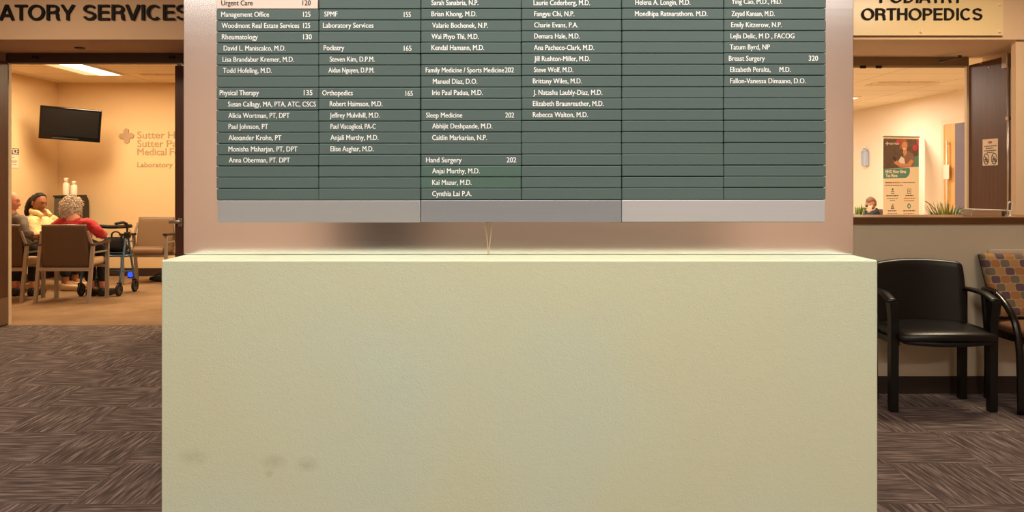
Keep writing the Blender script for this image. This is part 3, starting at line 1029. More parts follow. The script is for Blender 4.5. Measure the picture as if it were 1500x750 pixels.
# bronze lettering on the laboratory wall
yk = 10.70 - 0.016
bw = thing('wall_lettering', 'muted bronze cross emblem and letters on the beige wall beside the television', 'sign lettering', (lx(220, yk), 10.70, P(0, 247, yk).z))
e = []
for k in range(4):
    a = k * PI / 2 + 0.12
    for rr, da in ((0.052, -0.78), (0.094, -0.46), (0.108, -0.02), (0.088, 0.36)):
        e.append((lx(185, yk) + rr * math.cos(a + da), P(0, 199, yk).z + rr * math.sin(a + da)))
b = new(); prism(b, e, yk, 10.699); obj('emblem', b, M['bronze'], bw, world=True)
for body, px0, px1, pb, cp, off in (('Sutter', 200.5, 240.5, 202.5, 9.6, 0.0), ('Health', 245.5, 290, 202.5, 9.6, 0.0), ('Sutter', 200.5, 238.5, 215.0, 9.6, 0.0),
                                    ('Pacific', 243.5, 288, 215.0, 9.6, 0.0), ('Medical', 200.5, 243, 227, 9.6, 0.0), ('Foundation', 248, 322, 227, 9.6, 0.0),
                                    ('Laboratory', 200.5, 252, 244.5, 7.0, 0.0), ('Services', 256.5, 296, 244.5, 7.0, 0.0)):
    obj('lettering', text_bm(body, lx(px0, yk), lx(px1, yk), P(0, pb, yk).z, cp * yk / F, yk + 0.008, 0.006, off), M['bronze'], bw, world=True)
# notice on the side wall of the laboratory
yn0, yn1 = LX * F / (14.0 - VX), LX * F / (26.8 - VX)
zn0, zn1 = P(0, 246, 9.8).z, P(0, 217, 9.8).z
nw = thing('wall_notice', 'white wall notice with a dark heading band beside the door jamb', 'notice', (LX, (yn0 + yn1) / 2, zn0))
yn0 -= 0.13
b = new(); box(b, LX, LX + 0.006, yn0, yn1, zn0, zn1); obj('sheet', b, M['paper'], nw, world=True)
b = new(); box(b, LX + 0.006, LX + 0.008, yn0, yn1, zn1 - 0.083, zn1 - 0.004); obj('heading_band', b, M['notice'], nw, world=True)
t = text_bm('NOTICE', 0, 1, 0, 1, 0, offset=0.02)
for v in t.verts:
    v.co = Vector((LX + 0.0085, yn0 + 0.02 + v.co.x * (yn1 - yn0 - 0.04), zn1 - 0.071 + v.co.z * 0.056))
obj('lettering', t, M['print_white'], nw, world=True)
b = new()
for z, a0, a1 in ((0.118, .55, .7), (0.165, .12, .9), (0.18, .2, .8), (0.212, .15, .85)):
    box(b, LX + 0.006, LX + 0.0075, yn0 + (yn1 - yn0) * a0, yn0 + (yn1 - yn0) * a1, zn1 - z - 0.006, zn1 - z + 0.003)
obj('text_lines', b, M['print_grey'], nw, world=True)

# ------------------------------------------------------------------ black guest chair
def rounded_outline(pts, r, n=5):
    out = []
    N = len(pts)
    for i in range(N):
        p, a, c = Vector(pts[i]), Vector(pts[i - 1]), Vector(pts[(i + 1) % N])
        rr = r[i] if isinstance(r, (list, tuple)) else r
        u, v = (a - p).normalized() * rr, (c - p).normalized() * rr
        for k in range(n + 1):
            t_ = k / n
            out.append(tuple(p + u * (1 - t_) ** 2 + v * t_ ** 2))
    return out


gx = (2.245 + 2.80) / 2
gc = thing('guest_chair', 'black vinyl guest chair with arms against the half wall beside the plinth', 'chair', (gx, 4.53, 0))
# local: faces -y, legs at x +-0.277, front leg y -0.12, rear leg y +0.14
def seat_warp(p):
    q = p.copy()
    q.z += 0.012 * (1 - (p.x / 0.26) ** 2)
    if p.y < 0:
        q.y -= 0.035 * (1 - (p.x / 0.27) ** 2) * (-p.y / 0.19)
        q.z -= 0.02 * (-p.y / 0.2) ** 3
    return q
def seat_arc(p):
    q = seat_warp(p)
    q.z += 0.022 * (p.x / 0.26) ** 2 - 0.008
    return q
b = new(); rbox(b, 0.55, 0.40, 0.05, 0.022, Matrix.Translation((0, -0.005, 0.452)), 10, seat_warp); obj('seat', b, M['vinyl'], gc, smooth=True)
b = new(); rbox(b, 0.53, 0.38, 0.035, 0.015, Matrix.Translation((0, -0.005, 0.418)), 8, seat_arc); obj('seat_pan', b, M['chairframe'], gc, smooth=True)
def back_warp(p):
    q = p.copy()
    f = p.z / 0.22
    q.y += 0.045 * (p.x / 0.27) ** 2 * -1 + 0.02 * f
    q.z += 0.018 * (1 - (p.x / 0.27) ** 2) * (0.5 + 0.5 * f)
    if p.z > 0:
        q.x *= 1 - 0.05 * (p.z / 0.22) ** 3
    return q
b = new(); rbox(b, 0.56, 0.05, 0.44, 0.024, Matrix.Translation((0, 0.175, 0.615)), 12, back_warp); obj('backrest', b, M['vinyl'], gc, smooth=True)
b = new(); rbox(b, 0.54, 0.02, 0.43, 0.009, Matrix.Translation((0, 0.205, 0.605)), 12, back_warp); obj('back_shell', b, M['chairframe'], gc, smooth=True)
for sx in (-1, 1):
    b = new()
    sweep(b, smooth_path([(sx * 0.285, 0.16, 0.672), (sx * 0.287, 0.08, 0.675), (sx * 0.293, -0.04, 0.668), (sx * 0.298, -0.135, 0.636)], 5), 0.032, 0.013, n=10)
    obj('armrest', b, M['chairframe'], gc, smooth=True)
    b = new(); sweep(b, [(sx * 0.285, -0.12, 0.0), (sx * 0.285, -0.12, 0.40), (sx * 0.285, -0.122, 0.52), (sx * 0.294, -0.13, 0.634)], 0.023, 0.021, square=True, up=(0, 1, 0),
                      taper=[0.95, 1, 1, 1.15])
    obj('leg', b, M['chairframe'], gc)
    b = new(); sweep(b, [(sx * 0.27, 0.145, 0.0), (sx * 0.275, 0.15, 0.42), (sx * 0.285, 0.165, 0.68)], 0.021, 0.019, square=True, up=(0, 1, 0)); obj('leg', b, M['chairframe'], gc)
    b = new(); sweep(b, [(sx * 0.26, -0.12, 0.40), (sx * 0.26, 0.15, 0.40)], 0.014, 0.018, square=True); obj('side_rail', b, M['chairframe'], gc)

# ------------------------------------------------------------------ patterned chair
pc = thing('armchair', 'dark wood loop-arm chair with orange and purple patterned back', 'chair', (2.935 + 0.31, 4.53, 0))
b = new(); rbox(b, 0.56, 0.40, 0.055, 0.025, Matrix.Translation((0, 0.0, 0.455)), 10, seat_warp); obj('seat', b, M['orange_cloth'], pc, smooth=True)
b = new(); rbox(b, 0.53, 0.37, 0.03, 0.012, Matrix.Translation((0, 0.0, 0.41)), 6, seat_warp); obj('seat_pan', b, M['chairframe'], pc, smooth=True)
def pback_warp(p):
    q = p.copy()
    f = p.z / 0.19
    q.x *= 1 + 0.05 * f
    q.y += 0.055 * f + 0.02 * (p.x / 0.3) ** 2 * -1
    q.z += 0.01 * (1 - (p.x / 0.3) ** 2) * -1 + 0.008
    return q
b = new(); rbox(b, 0.60, 0.055, 0.375, 0.026, Matrix.Translation((0, 0.165, 0.69)), 12, pback_warp); obj('backrest', b, M['pattern'], pc, smooth=True)
b = new(); rbox(b, 0.58, 0.03, 0.37, 0.012, Matrix.Translation((0, 0.193, 0.685)), 10, pback_warp); obj('back_shell', b, M['loopwood'], pc, smooth=True)
for sx in (-1, 1):
    b = new()
    pts = smooth_path([(sx * 0.30, 0.17, 0.665), (sx * 0.305, 0.11, 0.668), (sx * 0.312, 0.02, 0.65), (sx * 0.315, -0.08, 0.585), (sx * 0.315, -0.145, 0.50), (sx * 0.314, -0.172, 0.38),
                       (sx * 0.312, -0.180, 0.2), (sx * 0.31, -0.182, 0.0)], 6)
    sweep(b, pts, 0.022, 0.016, n=10, up=(0, 1, 0.3)); obj('loop_arm', b, M['loopwood'], pc, smooth=True)
    b = new(); sweep(b, smooth_path([(sx * 0.30, 0.175, 0.66), (sx * 0.295, 0.155, 0.45), (sx * 0.292, 0.15, 0.25), (sx * 0.287, 0.165, 0.0)], 5), 0.02, 0.016, n=10, up=(0, 1, 0)); obj('leg', b, M['loopwood'], pc, smooth=True)
    b = new(); sweep(b, [(sx * 0.275, -0.16, 0.415), (sx * 0.275, 0.155, 0.415)], 0.014, 0.02, square=True); obj('side_rail', b, M['loopwood'], pc)

# ------------------------------------------------------------------ things on the wooden cap
yc = 4.9
zc = 1.104
p0, p1 = Vector((670 * (yc + 0.1) / F, 0, 0)), P(1472, 0, yc)
bt = thing('paper_stack', 'low stack of white papers with a tan front and white cover on the wooden cap', 'papers', ((p0.x + p1.x) / 2, yc, zc))
b = new()
for k in range(3):
    box(b, p0.x + 0.001 * (k % 2), p1.x - 0.02, yc + 0.004, yc + 0.1, zc + 0.0005 + k * 0.0115, zc + 0.011 + k * 0.0115, 0.0015)
obj('sheets', b, M['paper'], bt, world=True)
b = new(); box(b, p0.x + 0.004, p1.x - 0.02, yc, yc + 0.004, zc, zc + 0.033, 0.001); obj('front_board', b, M['cardboard'], bt, world=True, label='tan front board')
b = new(); prism(b, [(p0.x - 0.002, zc + 0.036), (p1.x + 0.012, zc + 0.0355), (p1.x + 0.012, zc + 0.040), (p0.x - 0.002, zc + 0.046)], yc - 0.006, yc + 0.102); obj('cover', b, M['white'], bt, world=True)
pq = P(1469, 0, yc)
b = new()
for k in range(4):
    box(b, pq.x - 0.028 + k * 0.014, pq.x - 0.018 + k * 0.014, yc + 0.01, yc + 0.05, zc, zc + 0.027, 0.002)
tag(obj('card_box', b, M['charcoal']), 'small dark ribbed box of cards at the end of the paper stack', 'box')
pw = P(1478, 0, yc)
b = new()
pts = [(pw.x - 0.022, yc - 0.015, zc + 0.035), (pw.x - 0.014, yc - 0.015, zc + 0.085), (pw.x - 0.004, yc - 0.015, zc + 0.093), (pw.x + 0.012, yc - 0.015, zc + 0.09), (pw.x + 0.006, yc - 0.015, zc + 0.036),
       (pw.x - 0.022, yc - 0.015, zc + 0.034)]
sweep(b, pts, 0.0045, 0.004, n=6, up=(0, 1, 0))
sweep(b, [(pw.x - 0.004, yc - 0.015, zc + 0.036), (pw.x - 0.006, yc - 0.02, zc)], 0.006, 0.005, n=6, up=(0, 1, 0))
box(b, pw.x - 0.02, pw.x + 0.02, yc - 0.03, yc + 0.01, zc, zc + 0.003)
tag(obj('card_holder', b, M['white']), 'white wire loop card holder standing on the wooden cap', 'holder')

# ------------------------------------------------------------------ waiting-room chairs
def make_wait_chair(name, label, loc, rz, group=None, width=0.577, style='away'):
    t = thing(name, label, 'chair', loc, rz, group)
    hw = width / 2
    # local: faces +y, rear feet y -0.20, front feet y +0.19
    b = new(); rbox(b, width - 0.06, 0.32, 0.085, 0.035, Matrix.Translation((0, 0.07, 0.432)), 8); obj('seat', b, M['seatcloth'] if style == 'away' else M['tanvinyl'], t, smooth=True)
    tilt = Matrix.Translation((0, -0.135, 0.61)) @ Matrix.Rotation(math.radians(6), 4, 'X')
    def bw_(p):
        q = p.copy(); q.x *= 1 - 0.04 * p.z / 0.23; return q
    b = new(); rbox(b, width - 0.07, 0.045, 0.47, 0.02, tilt, 8, bw_); obj('backrest', b, M['tanback'] if style == 'away' else M['tanvinyl'], t, smooth=True)
    b = new(); sweep(b, [(-hw + .045, -0.16, 0.843), (0, -0.161, 0.847), (hw - .045, -0.16, 0.843)], 0.012, 0.008, n=8); obj('top_rail', b, M['greymetal'], t, smooth=True)
    b = new(); sweep(b, [(-hw, -0.150, 0.362), (hw, -0.150, 0.362)], 0.012, 0.019, square=True); obj('rear_rail', b, M['greymetal'], t)
    b = new(); sweep(b, [(-hw, 0.19, 0.37), (hw, 0.19, 0.37)], 0.012, 0.016, square=True); obj('front_rail', b, M['greymetal'], t)
    for sx in (-1, 1):
        x = sx * hw
        b = new(); sweep(b, [(x, -0.20, 0), (x, -0.105, 0.62)], 0.018, 0.014, square=True, up=(0, 1, 0)); obj('leg', b, M['greymetal'], t)
        b = new(); sweep(b, [(x, 0.19, 0), (x, 0.20, 0.63)], 0.018, 0.014, square=True, up=(0, 1, 0)); obj('leg', b, M['greymetal'], t)
        b = new(); sweep(b, [(x, -0.13, 0.628), (x, 0.23, 0.645)], 0.026, 0.012, square=True); obj('armrest', b, M['tanback'] if style == 'away' else M['black'], t)
        b = new(); sweep(b, [(x, -0.12, 0.54), (x, 0.195, 0.54)], 0.010, 0.008, square=True); obj('side_rail', b, M['greymetal'], t)
        b = new(); sweep(b, [(x, -0.11, 0.61), (sx * (hw - 0.038), -0.150, 0.78)], 0.012, 0.010, square=True, up=(0, 1, 0)); obj('back_support', b, M['greymetal'], t)
    return t


YC_ = 8.52
w1 = make_wait_chair('waiting_chair', 'brown-backed waiting chair occupied by the person in the red sweater', (-4.825, YC_, 0), 0)
def dup(src, label, loc, rz):
    c = copy_tree(src)
    c.location = loc
    c.rotation_euler = (0, 0, rz)
    c['label'] = label
    return c
w2 = dup(w1, 'brown-backed waiting chair by the door jamb under the person in grey', (-5.552, YC_, 0), 0)
w3 = dup(w1, 'waiting chair under the person in the cream coat', (-5.79, 9.40, 0), -PI / 2)
w4 = dup(w1, 'waiting chair behind the counter beneath the person wearing glasses', (6.26, 12.92, 0), PI / 2)
ls = make_wait_chair('wide_waiting_chair', 'empty tan vinyl waiting chair facing the lobby by the beige wall', (-4.62, 9.98, 0), PI, None, 0.56, 'front')

# ------------------------------------------------------------------ television
tc_ = P(103.5, 182, 9.95)
tv = thing('television', 'black flat television tilted on a corner bracket near the ceiling', 'television', tc_)
rot = Matrix.Rotation(math.radians(27), 4, 'Z') @ Matrix.Rotation(math.radians(10), 4, 'X') @ Matrix.Rotation(math.radians(3.5), 4, 'Y')
mt = Matrix.Translation(tc_) @ rot
tw, th = 0.70, 0.425
b = new(); box(b, -tw / 2, tw / 2, -0.015, 0.035, -th / 2, th / 2, 0.008, 2); b.transform(mt); obj('housing', b, M['gloss'], tv, world=True)
b = new(); box(b, -tw / 2 + 0.028, tw / 2 - 0.028, -0.0165, -0.0145, -th / 2 + 0.055, th / 2 - 0.028); b.transform(mt); obj('screen', b, M['screen'], tv, world=True)
b = new(); box(b, -0.2, 0.1, -0.022, -0.014, -th / 2 + 0.014, -th / 2 + 0.030, 0.003); b.transform(mt); obj('control_strip', b, M['black'], tv, world=True)
b = new()
box(b, -0.12, 0.12, 0.035, 0.06, -0.12, 0.12, 0.004); b.transform(mt)
sweep(b, [mt @ Vector((0, 0.06, 0)), (LX + 0.18, 10.52, tc_.z + 0.02), (LX + 0.05, 10.66, tc_.z + 0.02)], 0.025, 0.03, n=8)
obj('wall_bracket', b, M['black'], tv, world=True)

# ------------------------------------------------------------------ grey unit with two white bottles
x0, x1 = P(79, 0, 10.2).x, -610 * 10.62 / F
ct = P(0, 287.5, 10.2).z
cb = thing('floor_cabinet', 'tall charcoal cabinet with a rounded black side in the corner', 'cabinet', ((x0 + x1) / 2, 10.4, 0))
b = new(); box(b, x0, x1 - 0.03, 10.2, 10.62, 0.0, ct - 0.012, 0.006); obj('body', b, M['charcoal'], cb, world=True)
b = new(); prism(b, rounded_outline([(10.18, 0.0), (10.63, 0.0), (10.63, ct + 0.004), (10.18, ct + 0.004)], [0.002, 0.01, 0.13, 0.03]), x1 - 0.03, x1)
for v in b.verts:
    v.co = Vector((v.co.y, v.co.x, v.co.z))
obj('side_housing', b, M['gloss'], cb, world=True)
b = new(); box(b, x0 + 0.02, x1 - 0.05, 10.188, 10.2, 0.15, ct - 0.04, 0.004); obj('front_panel', b, M['charcoal'], cb, world=True)
b = new(); box(b, x1, x1 + 0.004, 10.42, 10.46, 0.5, ct - 0.06, 0.001); obj('highlight_strip', b, M['kick'], cb, world=True, label='pale grey upright strip standing in for a highlight on the black side')  # highlight on the glossy side, built as a thin pale strip
b = new(); box(b, x0 - 0.006, x1 - 0.03, 10.185, 10.63, ct - 0.012, ct + 0.010, 0.003); obj('top', b, M['black'], cb, world=True)
for k, (px, ht, lab) in enumerate(((95, 0.235, 'taller white pump bottle on the charcoal cabinet'), (106.5, 0.195, 'shorter white pump bottle on the charcoal cabinet'))):
    p = P(px, 286, 10.3)
    bo = thing('pump_bottle', lab, 'bottle', (p.x, 10.33, ct + 0.010))
    b = new(); lathe(b, [(0.0, 0), (0.039, 0.002), (0.041, 0.012), (0.041, ht * 0.60), (0.034, ht * 0.70), (0.018, ht * 0.74), (0.018, ht * 0.78)], n=24); obj('bottle_body', b, M['white'], bo, smooth=True)
    b = new(); lathe(b, [(0.0, ht * 0.78), (0.024, ht * 0.78), (0.026, ht * 0.86), (0.028, ht * 0.93), (0.024, ht), (0.0, ht)], n=20)
    sweep(b, [(0, 0, ht * 0.95), (0.035, -0.02, ht * 0.93)], 0.008, n=8); obj('pump_head', b, M['white'], bo, smooth=True)

# ------------------------------------------------------------------ rollator
ro = thing('rollator_walker', 'blue four-wheeled walker with black grips beside the person in red', 'walker', (-4.67, 8.98, 0))
wheels = [(-4.455, 8.82), (-4.445, 9.18), (-4.90, 9.16), (-4.90, 8.84)]
for (x, y) in wheels:
    wr = 0.073
    b = new(); R = Matrix.Rotation(PI / 2, 4, 'Y')
    lathe(b, [(0.045, -0.012), (0.064, -0.015), (wr, -0.008), (wr, 0.008), (0.064, 0.015), (0.045, 0.012), (0.045, -0.012)], (x, y, wr), 24, R)
    wh = obj('wheel', b, M['rubber'], ro, world=True, smooth=True)
    b = new(); lathe(b, [(0.0, -0.01), (0.046, -0.008), (0.046, 0.008), (0.0, 0.01)], (x, y, wr), 20, R); obj('hub', b, M['charcoal'], wh, world=True)
for sx, xx in ((1, -4.45), (-1, -4.90)):
    b = new(); sweep(b, smooth_path([(xx, 8.82, 0.13), (xx, 8.90, 0.42), (xx, 8.985, 0.70)], 4), 0.013, n=10); obj('rear_leg', b, M['blue'], ro, world=True, smooth=True)
    b = new(); sweep(b, smooth_path([(xx, 9.18, 0.13), (xx, 9.10, 0.42), (xx, 9.02, 0.68)], 4), 0.013, n=10); obj('front_leg', b, M['blue'], ro, world=True, smooth=True)
    for yy in (8.82, 9.18):
        b = new()
        for dx in (-0.022, 0.022):
            box(b, xx + dx - 0.003, xx + dx + 0.003, yy - 0.014, yy + 0.014, 0.06, 0.15, 0.002)
        box(b, xx - 0.024, xx + 0.024, yy - 0.013, yy + 0.013, 0.147, 0.156, 0.002)
        obj('wheel_fork', b, M['black'], ro, world=True)
    b = new(); box(b, xx - 0.022, xx + 0.022, 8.96, 9.05, 0.65, 0.73, 0.01); obj('hinge_bracket', b, M['black'], ro, world=True)
    b = new(); sweep(b, [(xx, 9.0, 0.70), (xx, 9.0, 0.80), (xx, 8.97, 0.835)], 0.012, n=8); obj('handle_post', b, M['black'], ro, world=True, smooth=True)
    b = new(); sweep(b, smooth_path([(xx, 8.985, 0.825), (xx, 8.90, 0.845), (xx, 8.74, 0.84)], 4), 0.018, 0.016, n=10); obj('grip', b, M['rubber'], ro, world=True, smooth=True)
    b = new(); sweep(b, smooth_path([(xx, 8.98, 0.79), (xx, 8.90, 0.795), (xx, 8.78, 0.80)], 4), 0.006, n=6); obj('brake_lever', b, M['black'], ro, world=True)
    b = new(); lathe(b, [(0.0, -0.012), (0.022, -0.010), (0.024, 0), (0.022, 0.010), (0.0, 0.012)], (xx + sx * 0.03, 9.0, 0.69), 14, Matrix.Rotation(PI / 2, 4, 'Y')); obj('knob', b, M['black'], ro, world=True)
    b = new(); sweep(b, smooth_path([(xx, 8.98, 0.80), (xx + sx * 0.06, 9.06, 0.66), (xx + sx * 0.03, 9.08, 0.52), (xx, 9.085, 0.46)], 6), 0.0025, n=5); obj('brake_cable', b, M['black'], ro, world=True)
b = new(); sweep(b, smooth_path([(-4.90, 9.0, 0.80), (-4.88, 9.14, 0.79), (-4.76, 9.22, 0.775), (-4.60, 9.22, 0.78), (-4.47, 9.14, 0.79), (-4.45, 9.0, 0.80)], 5), 0.016, 0.022, n=8); obj('back_bar', b, M['rubber'], ro, world=True, smooth=True)
b = new(); rbox(b, 0.43, 0.19, 0.04, 0.015, Matrix.Translation((-4.675, 9.06, 0.475)), 6); obj('seat', b, M['black'], ro, world=True, smooth=True)
b = new()
for yy in (8.965, 9.15):
    sweep(b, [(-4.90, yy, 0.45), (-4.45, yy, 0.45)], 0.012, n=8)
for xx in (-4.90, -4.45):
    sweep(b, [(xx, 8.965, 0.45), (xx, 9.15, 0.45)], 0.012, n=8)
obj('seat_rail', b, M['blue'], ro, world=True, smooth=True)
b = new(); sweep(b, [(-4.90, 9.14, 0.25), (-4.45, 9.14, 0.25)], 0.010, n=8); obj('cross_bar', b, M['blue'], ro, world=True, smooth=True)
# bag on its seat
hb = thing('handbag', 'soft black handbag resting on the walker seat', 'bag', (-4.63, 9.06, 0.496))
def bagw(p):
    q = p.copy(); q.x *= 1 - 0.25 * p.z / 0.1; q.y *= 1 - 0.3 * p.z / 0.1; return q
b = new(); rbox(b, 0.27, 0.15, 0.17, 0.05, Matrix.Translation((0, 0, 0.085)), 8, bagw); obj('bag_body', b, M['darkcloth'], hb, smooth=True)
b = new(); sweep(b, smooth_path([(-0.02, -0.03, 0.15), (-0.01, -0.03, 0.215), (0.04, -0.03, 0.235), (0.09, -0.03, 0.20), (0.10, -0.03, 0.13)], 5), 0.013, 0.009, n=8); obj('strap', b, M['black'], hb, smooth=True)

# glowing device and dark bag on the laboratory floor
p = P(190.5, 404, 10.45)
nl = thing('glowing_device', 'small black device with a glowing blue ring by the wall', 'device', (p.x, 10.5, 0))
b = new(); rbox(b, 0.10, 0.07, 0.095, 0.018, Matrix.Translation((0, 0, 0.048)), 6); obj('case', b, M['black'], nl, smooth=True)
b = new(); lathe(b, [(0.022, 0), (0.038, 0), (0.038, 0.006), (0.022, 0.006), (0.022, 0)], (0, -0.035, 0.05), 20, Matrix.Rotation(PI / 2, 4, 'X')); obj('light_ring', b, M['led'], nl, label='glowing blue ring')
b = new(); lathe(b, [(0.0, 0.004), (0.012, 0.004), (0.012, 0)], (0, -0.035, 0.05), 14, Matrix.Rotation(PI / 2, 4, 'X')); obj('light_dot', b, M['led'], nl)
b = new()
p = P(231, 410, 10.12)
def lowbag(q):
    r = q.copy(); r.z *= 1 - 0.5 * max(0, -q.x / 0.14); return r
rbox(b, 0.26, 0.15, 0.085, 0.035, Matrix.Translation((p.x + 0.04, p.y, 0.043)), 8, lowbag)
sweep(b, smooth_path([(p.x - 0.03, p.y, 0.075), (p.x + 0.03, p.y - 0.03, 0.105), (p.x + 0.10, p.y, 0.08)], 5), 0.008, n=6)
tag(obj('floor_bag', b, M['darkcloth'], smooth=True), 'low dark bag on the carpet under the empty tan chair', 'bag')

# ------------------------------------------------------------------ people
def evaluated(o):
    dg = bpy.context.evaluated_depsgraph_get()
    me = bpy.data.meshes.new_from_object(o.evaluated_get(dg))
    b_ = new(); b_.from_mesh(me)
    bpy.data.meshes.remove(me)
    return b_


def skin(verts, edges, radii, root=0, sub=2):
    me = bpy.data.meshes.new('sk')
    me.from_pydata([Vector(v) for v in verts], edges, [])
    o = bpy.data.objects.new('sk', me)
    COL.objects.link(o)
    o.modifiers.new('s', 'SKIN')
    for i, r in enumerate(radii):
        sv = me.skin_vertices[0].data[i]
        sv.radius = r if isinstance(r, tuple) else (r, r)
        sv.use_root = (i == root)
    sd = o.modifiers.new('d', 'SUBSURF')
    sd.levels = sd.render_levels = sub
    b_ = evaluated(o)
    bpy.data.objects.remove(o)
    return b_


def remesh(bm_, voxel, smooth_it=2):
    me = bpy.data.meshes.new('rm')
    bm_.to_mesh(me); bm_.free()
    o = bpy.data.objects.new('rm', me)
    COL.objects.link(o)
    r = o.modifiers.new('r', 'REMESH')
    r.mode = 'VOXEL'
    r.voxel_size = voxel
    if smooth_it:
        s_ = o.modifiers.new('s', 'SMOOTH')
        s_.iterations = smooth_it
        s_.factor = 0.5
    b_ = evaluated(o)
    bpy.data.objects.remove(o)
    return b_


def head_bm(k=1.0, male=False, cut=None, grow=0.0, nu=56, nv=44):
    """a head, face towards -y, centre at the origin; cut(n) keeps only part of the surface (for hair shells)"""
    b_ = new()
    grid = []
    def g(a, b2):
        return math.exp(-(a * a + b2 * b2))
    for j in range(nv + 1):
        th_ = PI * j / nv
        row = []
        for i in range(nu):
            ph = 2 * PI * i / nu
            n_ = Vector((math.sin(th_) * math.sin(ph), -math.sin(th_) * math.cos(ph), math.cos(th_)))
            x, y, z = n_.x * 0.075, n_.y * 0.097, n_.z * 0.115
            low = max(0, -n_.z)
            x *= 1 - (0.22 if male else 0.28) * low ** 1.3
            if n_.y > 0:
                y *= 1 - 0.35 * low
            if n_.y < 0:
                y *= 1 - 0.10 * low
                y = max(y, -0.090)
                f = -n_.y
                d = 0.027 * g(x / 0.012, (z + 0.022) / 0.016) + 0.013 * g(x / 0.009, (z - 0.004) / 0.02)      # nose
                d += 0.006 * g(x / 0.045, (z - 0.030) / 0.012)                                                 # brow
                d -= 0.011 * (g((x - 0.031) / 0.016, (z - 0.010) / 0.012) + g((x + 0.031) / 0.016, (z - 0.010) / 0.012))
                d += 0.006 * (g((x - 0.031) / 0.010, (z - 0.009) / 0.006) + g((x + 0.031) / 0.010, (z - 0.009) / 0.006))
                d += 0.007 * g(x / 0.022, (z + 0.058) / 0.006) + 0.007 * g(x / 0.020, (z + 0.070) / 0.006)     # lips
                d += 0.010 * g(x / 0.020, (z + 0.098) / 0.014)                                                 # chin
                d += 0.004 * (g((x - 0.045) / 0.02, (z + 0.022) / 0.02) + g((x + 0.045) / 0.02, (z + 0.022) / 0.02))
                y -= d * min(1, f * 1.6)
            v = Vector((x, y, z)) * k
            v += n_ * grow
            row.append((b_.verts.new(v), n_))
        grid.append(row)
    for j in range(nv):
        for i in range(nu):
            q = [grid[j][i], grid[j][(i + 1) % nu], grid[j + 1][(i + 1) % nu], grid[j + 1][i]]
            if cut and not all(cut(a[1]) for a in q):
                continue
            b_.faces.new([a[0] for a in q])
    bmesh.ops.remove_doubles(b_, verts=b_.verts, dist=1e-5)
    for v in [v for v in b_.verts if not v.link_faces]:
        b_.verts.remove(v)
    return b_


def aim(c, face, tiltz=Vector((0, 0, 1))):
    """matrix that puts the head at c with its -y towards face"""
    f = Vector(face).normalized()
    x = (-f).cross(tiltz) * 1.0
    y = -f
    x = y.cross(tiltz).normalized()
    z = x.cross(y).normalized()
    m_ = Matrix((x, y, z)).transposed().to_4x4()
    return Matrix.Translation(c) @ m_


def ear_bm(sx, k):
    b_ = new()
    rbox(b_, 0.016, 0.036, 0.062, 0.0075, Matrix.Translation((sx * 0.077 * k, 0.008, -0.004)) @ Matrix.Rotation(sx * 0.35, 4, 'Z') @ Matrix.Rotation(-0.15, 4, 'X'), 6,
         lambda p: Vector((p.x, p.y * (1 + 0.25 * p.z / 0.03), p.z)))
    return b_


def hand_bm(wrist, fwd, palm_down, side, curl=0.5, k=1.0):
    """palm, four fingers and a thumb; side +1: the thumb leaves towards +lateral"""
    f = Vector(fwd).normalized()
    d = Vector(palm_down)
    d = (d - f * d.dot(f)).normalized()
    l_ = f.cross(d).normalized() * side
    w_ = Vector(wrist)
    b_ = new()
    m_ = Matrix((l_ * side, f, -d)).transposed().to_4x4()
    rbox(b_, 0.078 * k, 0.095 * k, 0.028 * k, 0.012 * k, Matrix.Translation(w_ + f * 0.05 * k) @ m_, 6)
    for i, (o_, L_) in enumerate(((0.030, 0.074), (0.010, 0.083), (-0.010, 0.077), (-0.029, 0.060))):
        base = w_ + f * 0.088 * k + l_ * o_ * k
        p_ = [base - f * 0.02 * k, base]
        a_ = 0.25 * curl
        cur = base
        for sgm in (0.45, 0.32, 0.25):
            a_ += curl * 0.75
            cur = cur + (f * math.cos(a_) + d * math.sin(a_)) * L_ * k * sgm
            p_.append(cur)
        merge(b_, skin(p_, [(q, q + 1) for q in range(4)], [0.009 * k, 0.009 * k, 0.0085 * k, 0.008 * k, 0.0065 * k], 0, 1))
    tb = w_ + f * 0.03 * k + l_ * 0.033 * k
    p_ = [tb, tb + (f * 0.4 + l_ * 0.9).normalized() * 0.032 * k, tb + (f * 0.75 + l_ * 0.7 + d * 0.35).normalized() * 0.066 * k, tb + (f + l_ * 0.45 + d * 0.5).normalized() * 0.09 * k]
    merge(b_, skin(p_, [(0, 1), (1, 2), (2, 3)], [0.012 * k, 0.011 * k, 0.0095 * k, 0.007 * k], 0, 1))
    return b_


def limb(pts, radii, sub=2):
    return skin(pts, [(i, i + 1) for i in range(len(pts) - 1)], radii, 0, sub)


def mid(a, b2, t_=0.5):
    return Vector(a).lerp(Vector(b2), t_)


def folds(b_, amp, scale, seed):
    b_.normal_update()
    for v in b_.verts:
        v.co += v.normal * amp * (noise.noise(v.co * scale + Vector((seed, seed * 2, 0))) + 0.5 * noise.noise(v.co * scale * 2.3))
    return b_


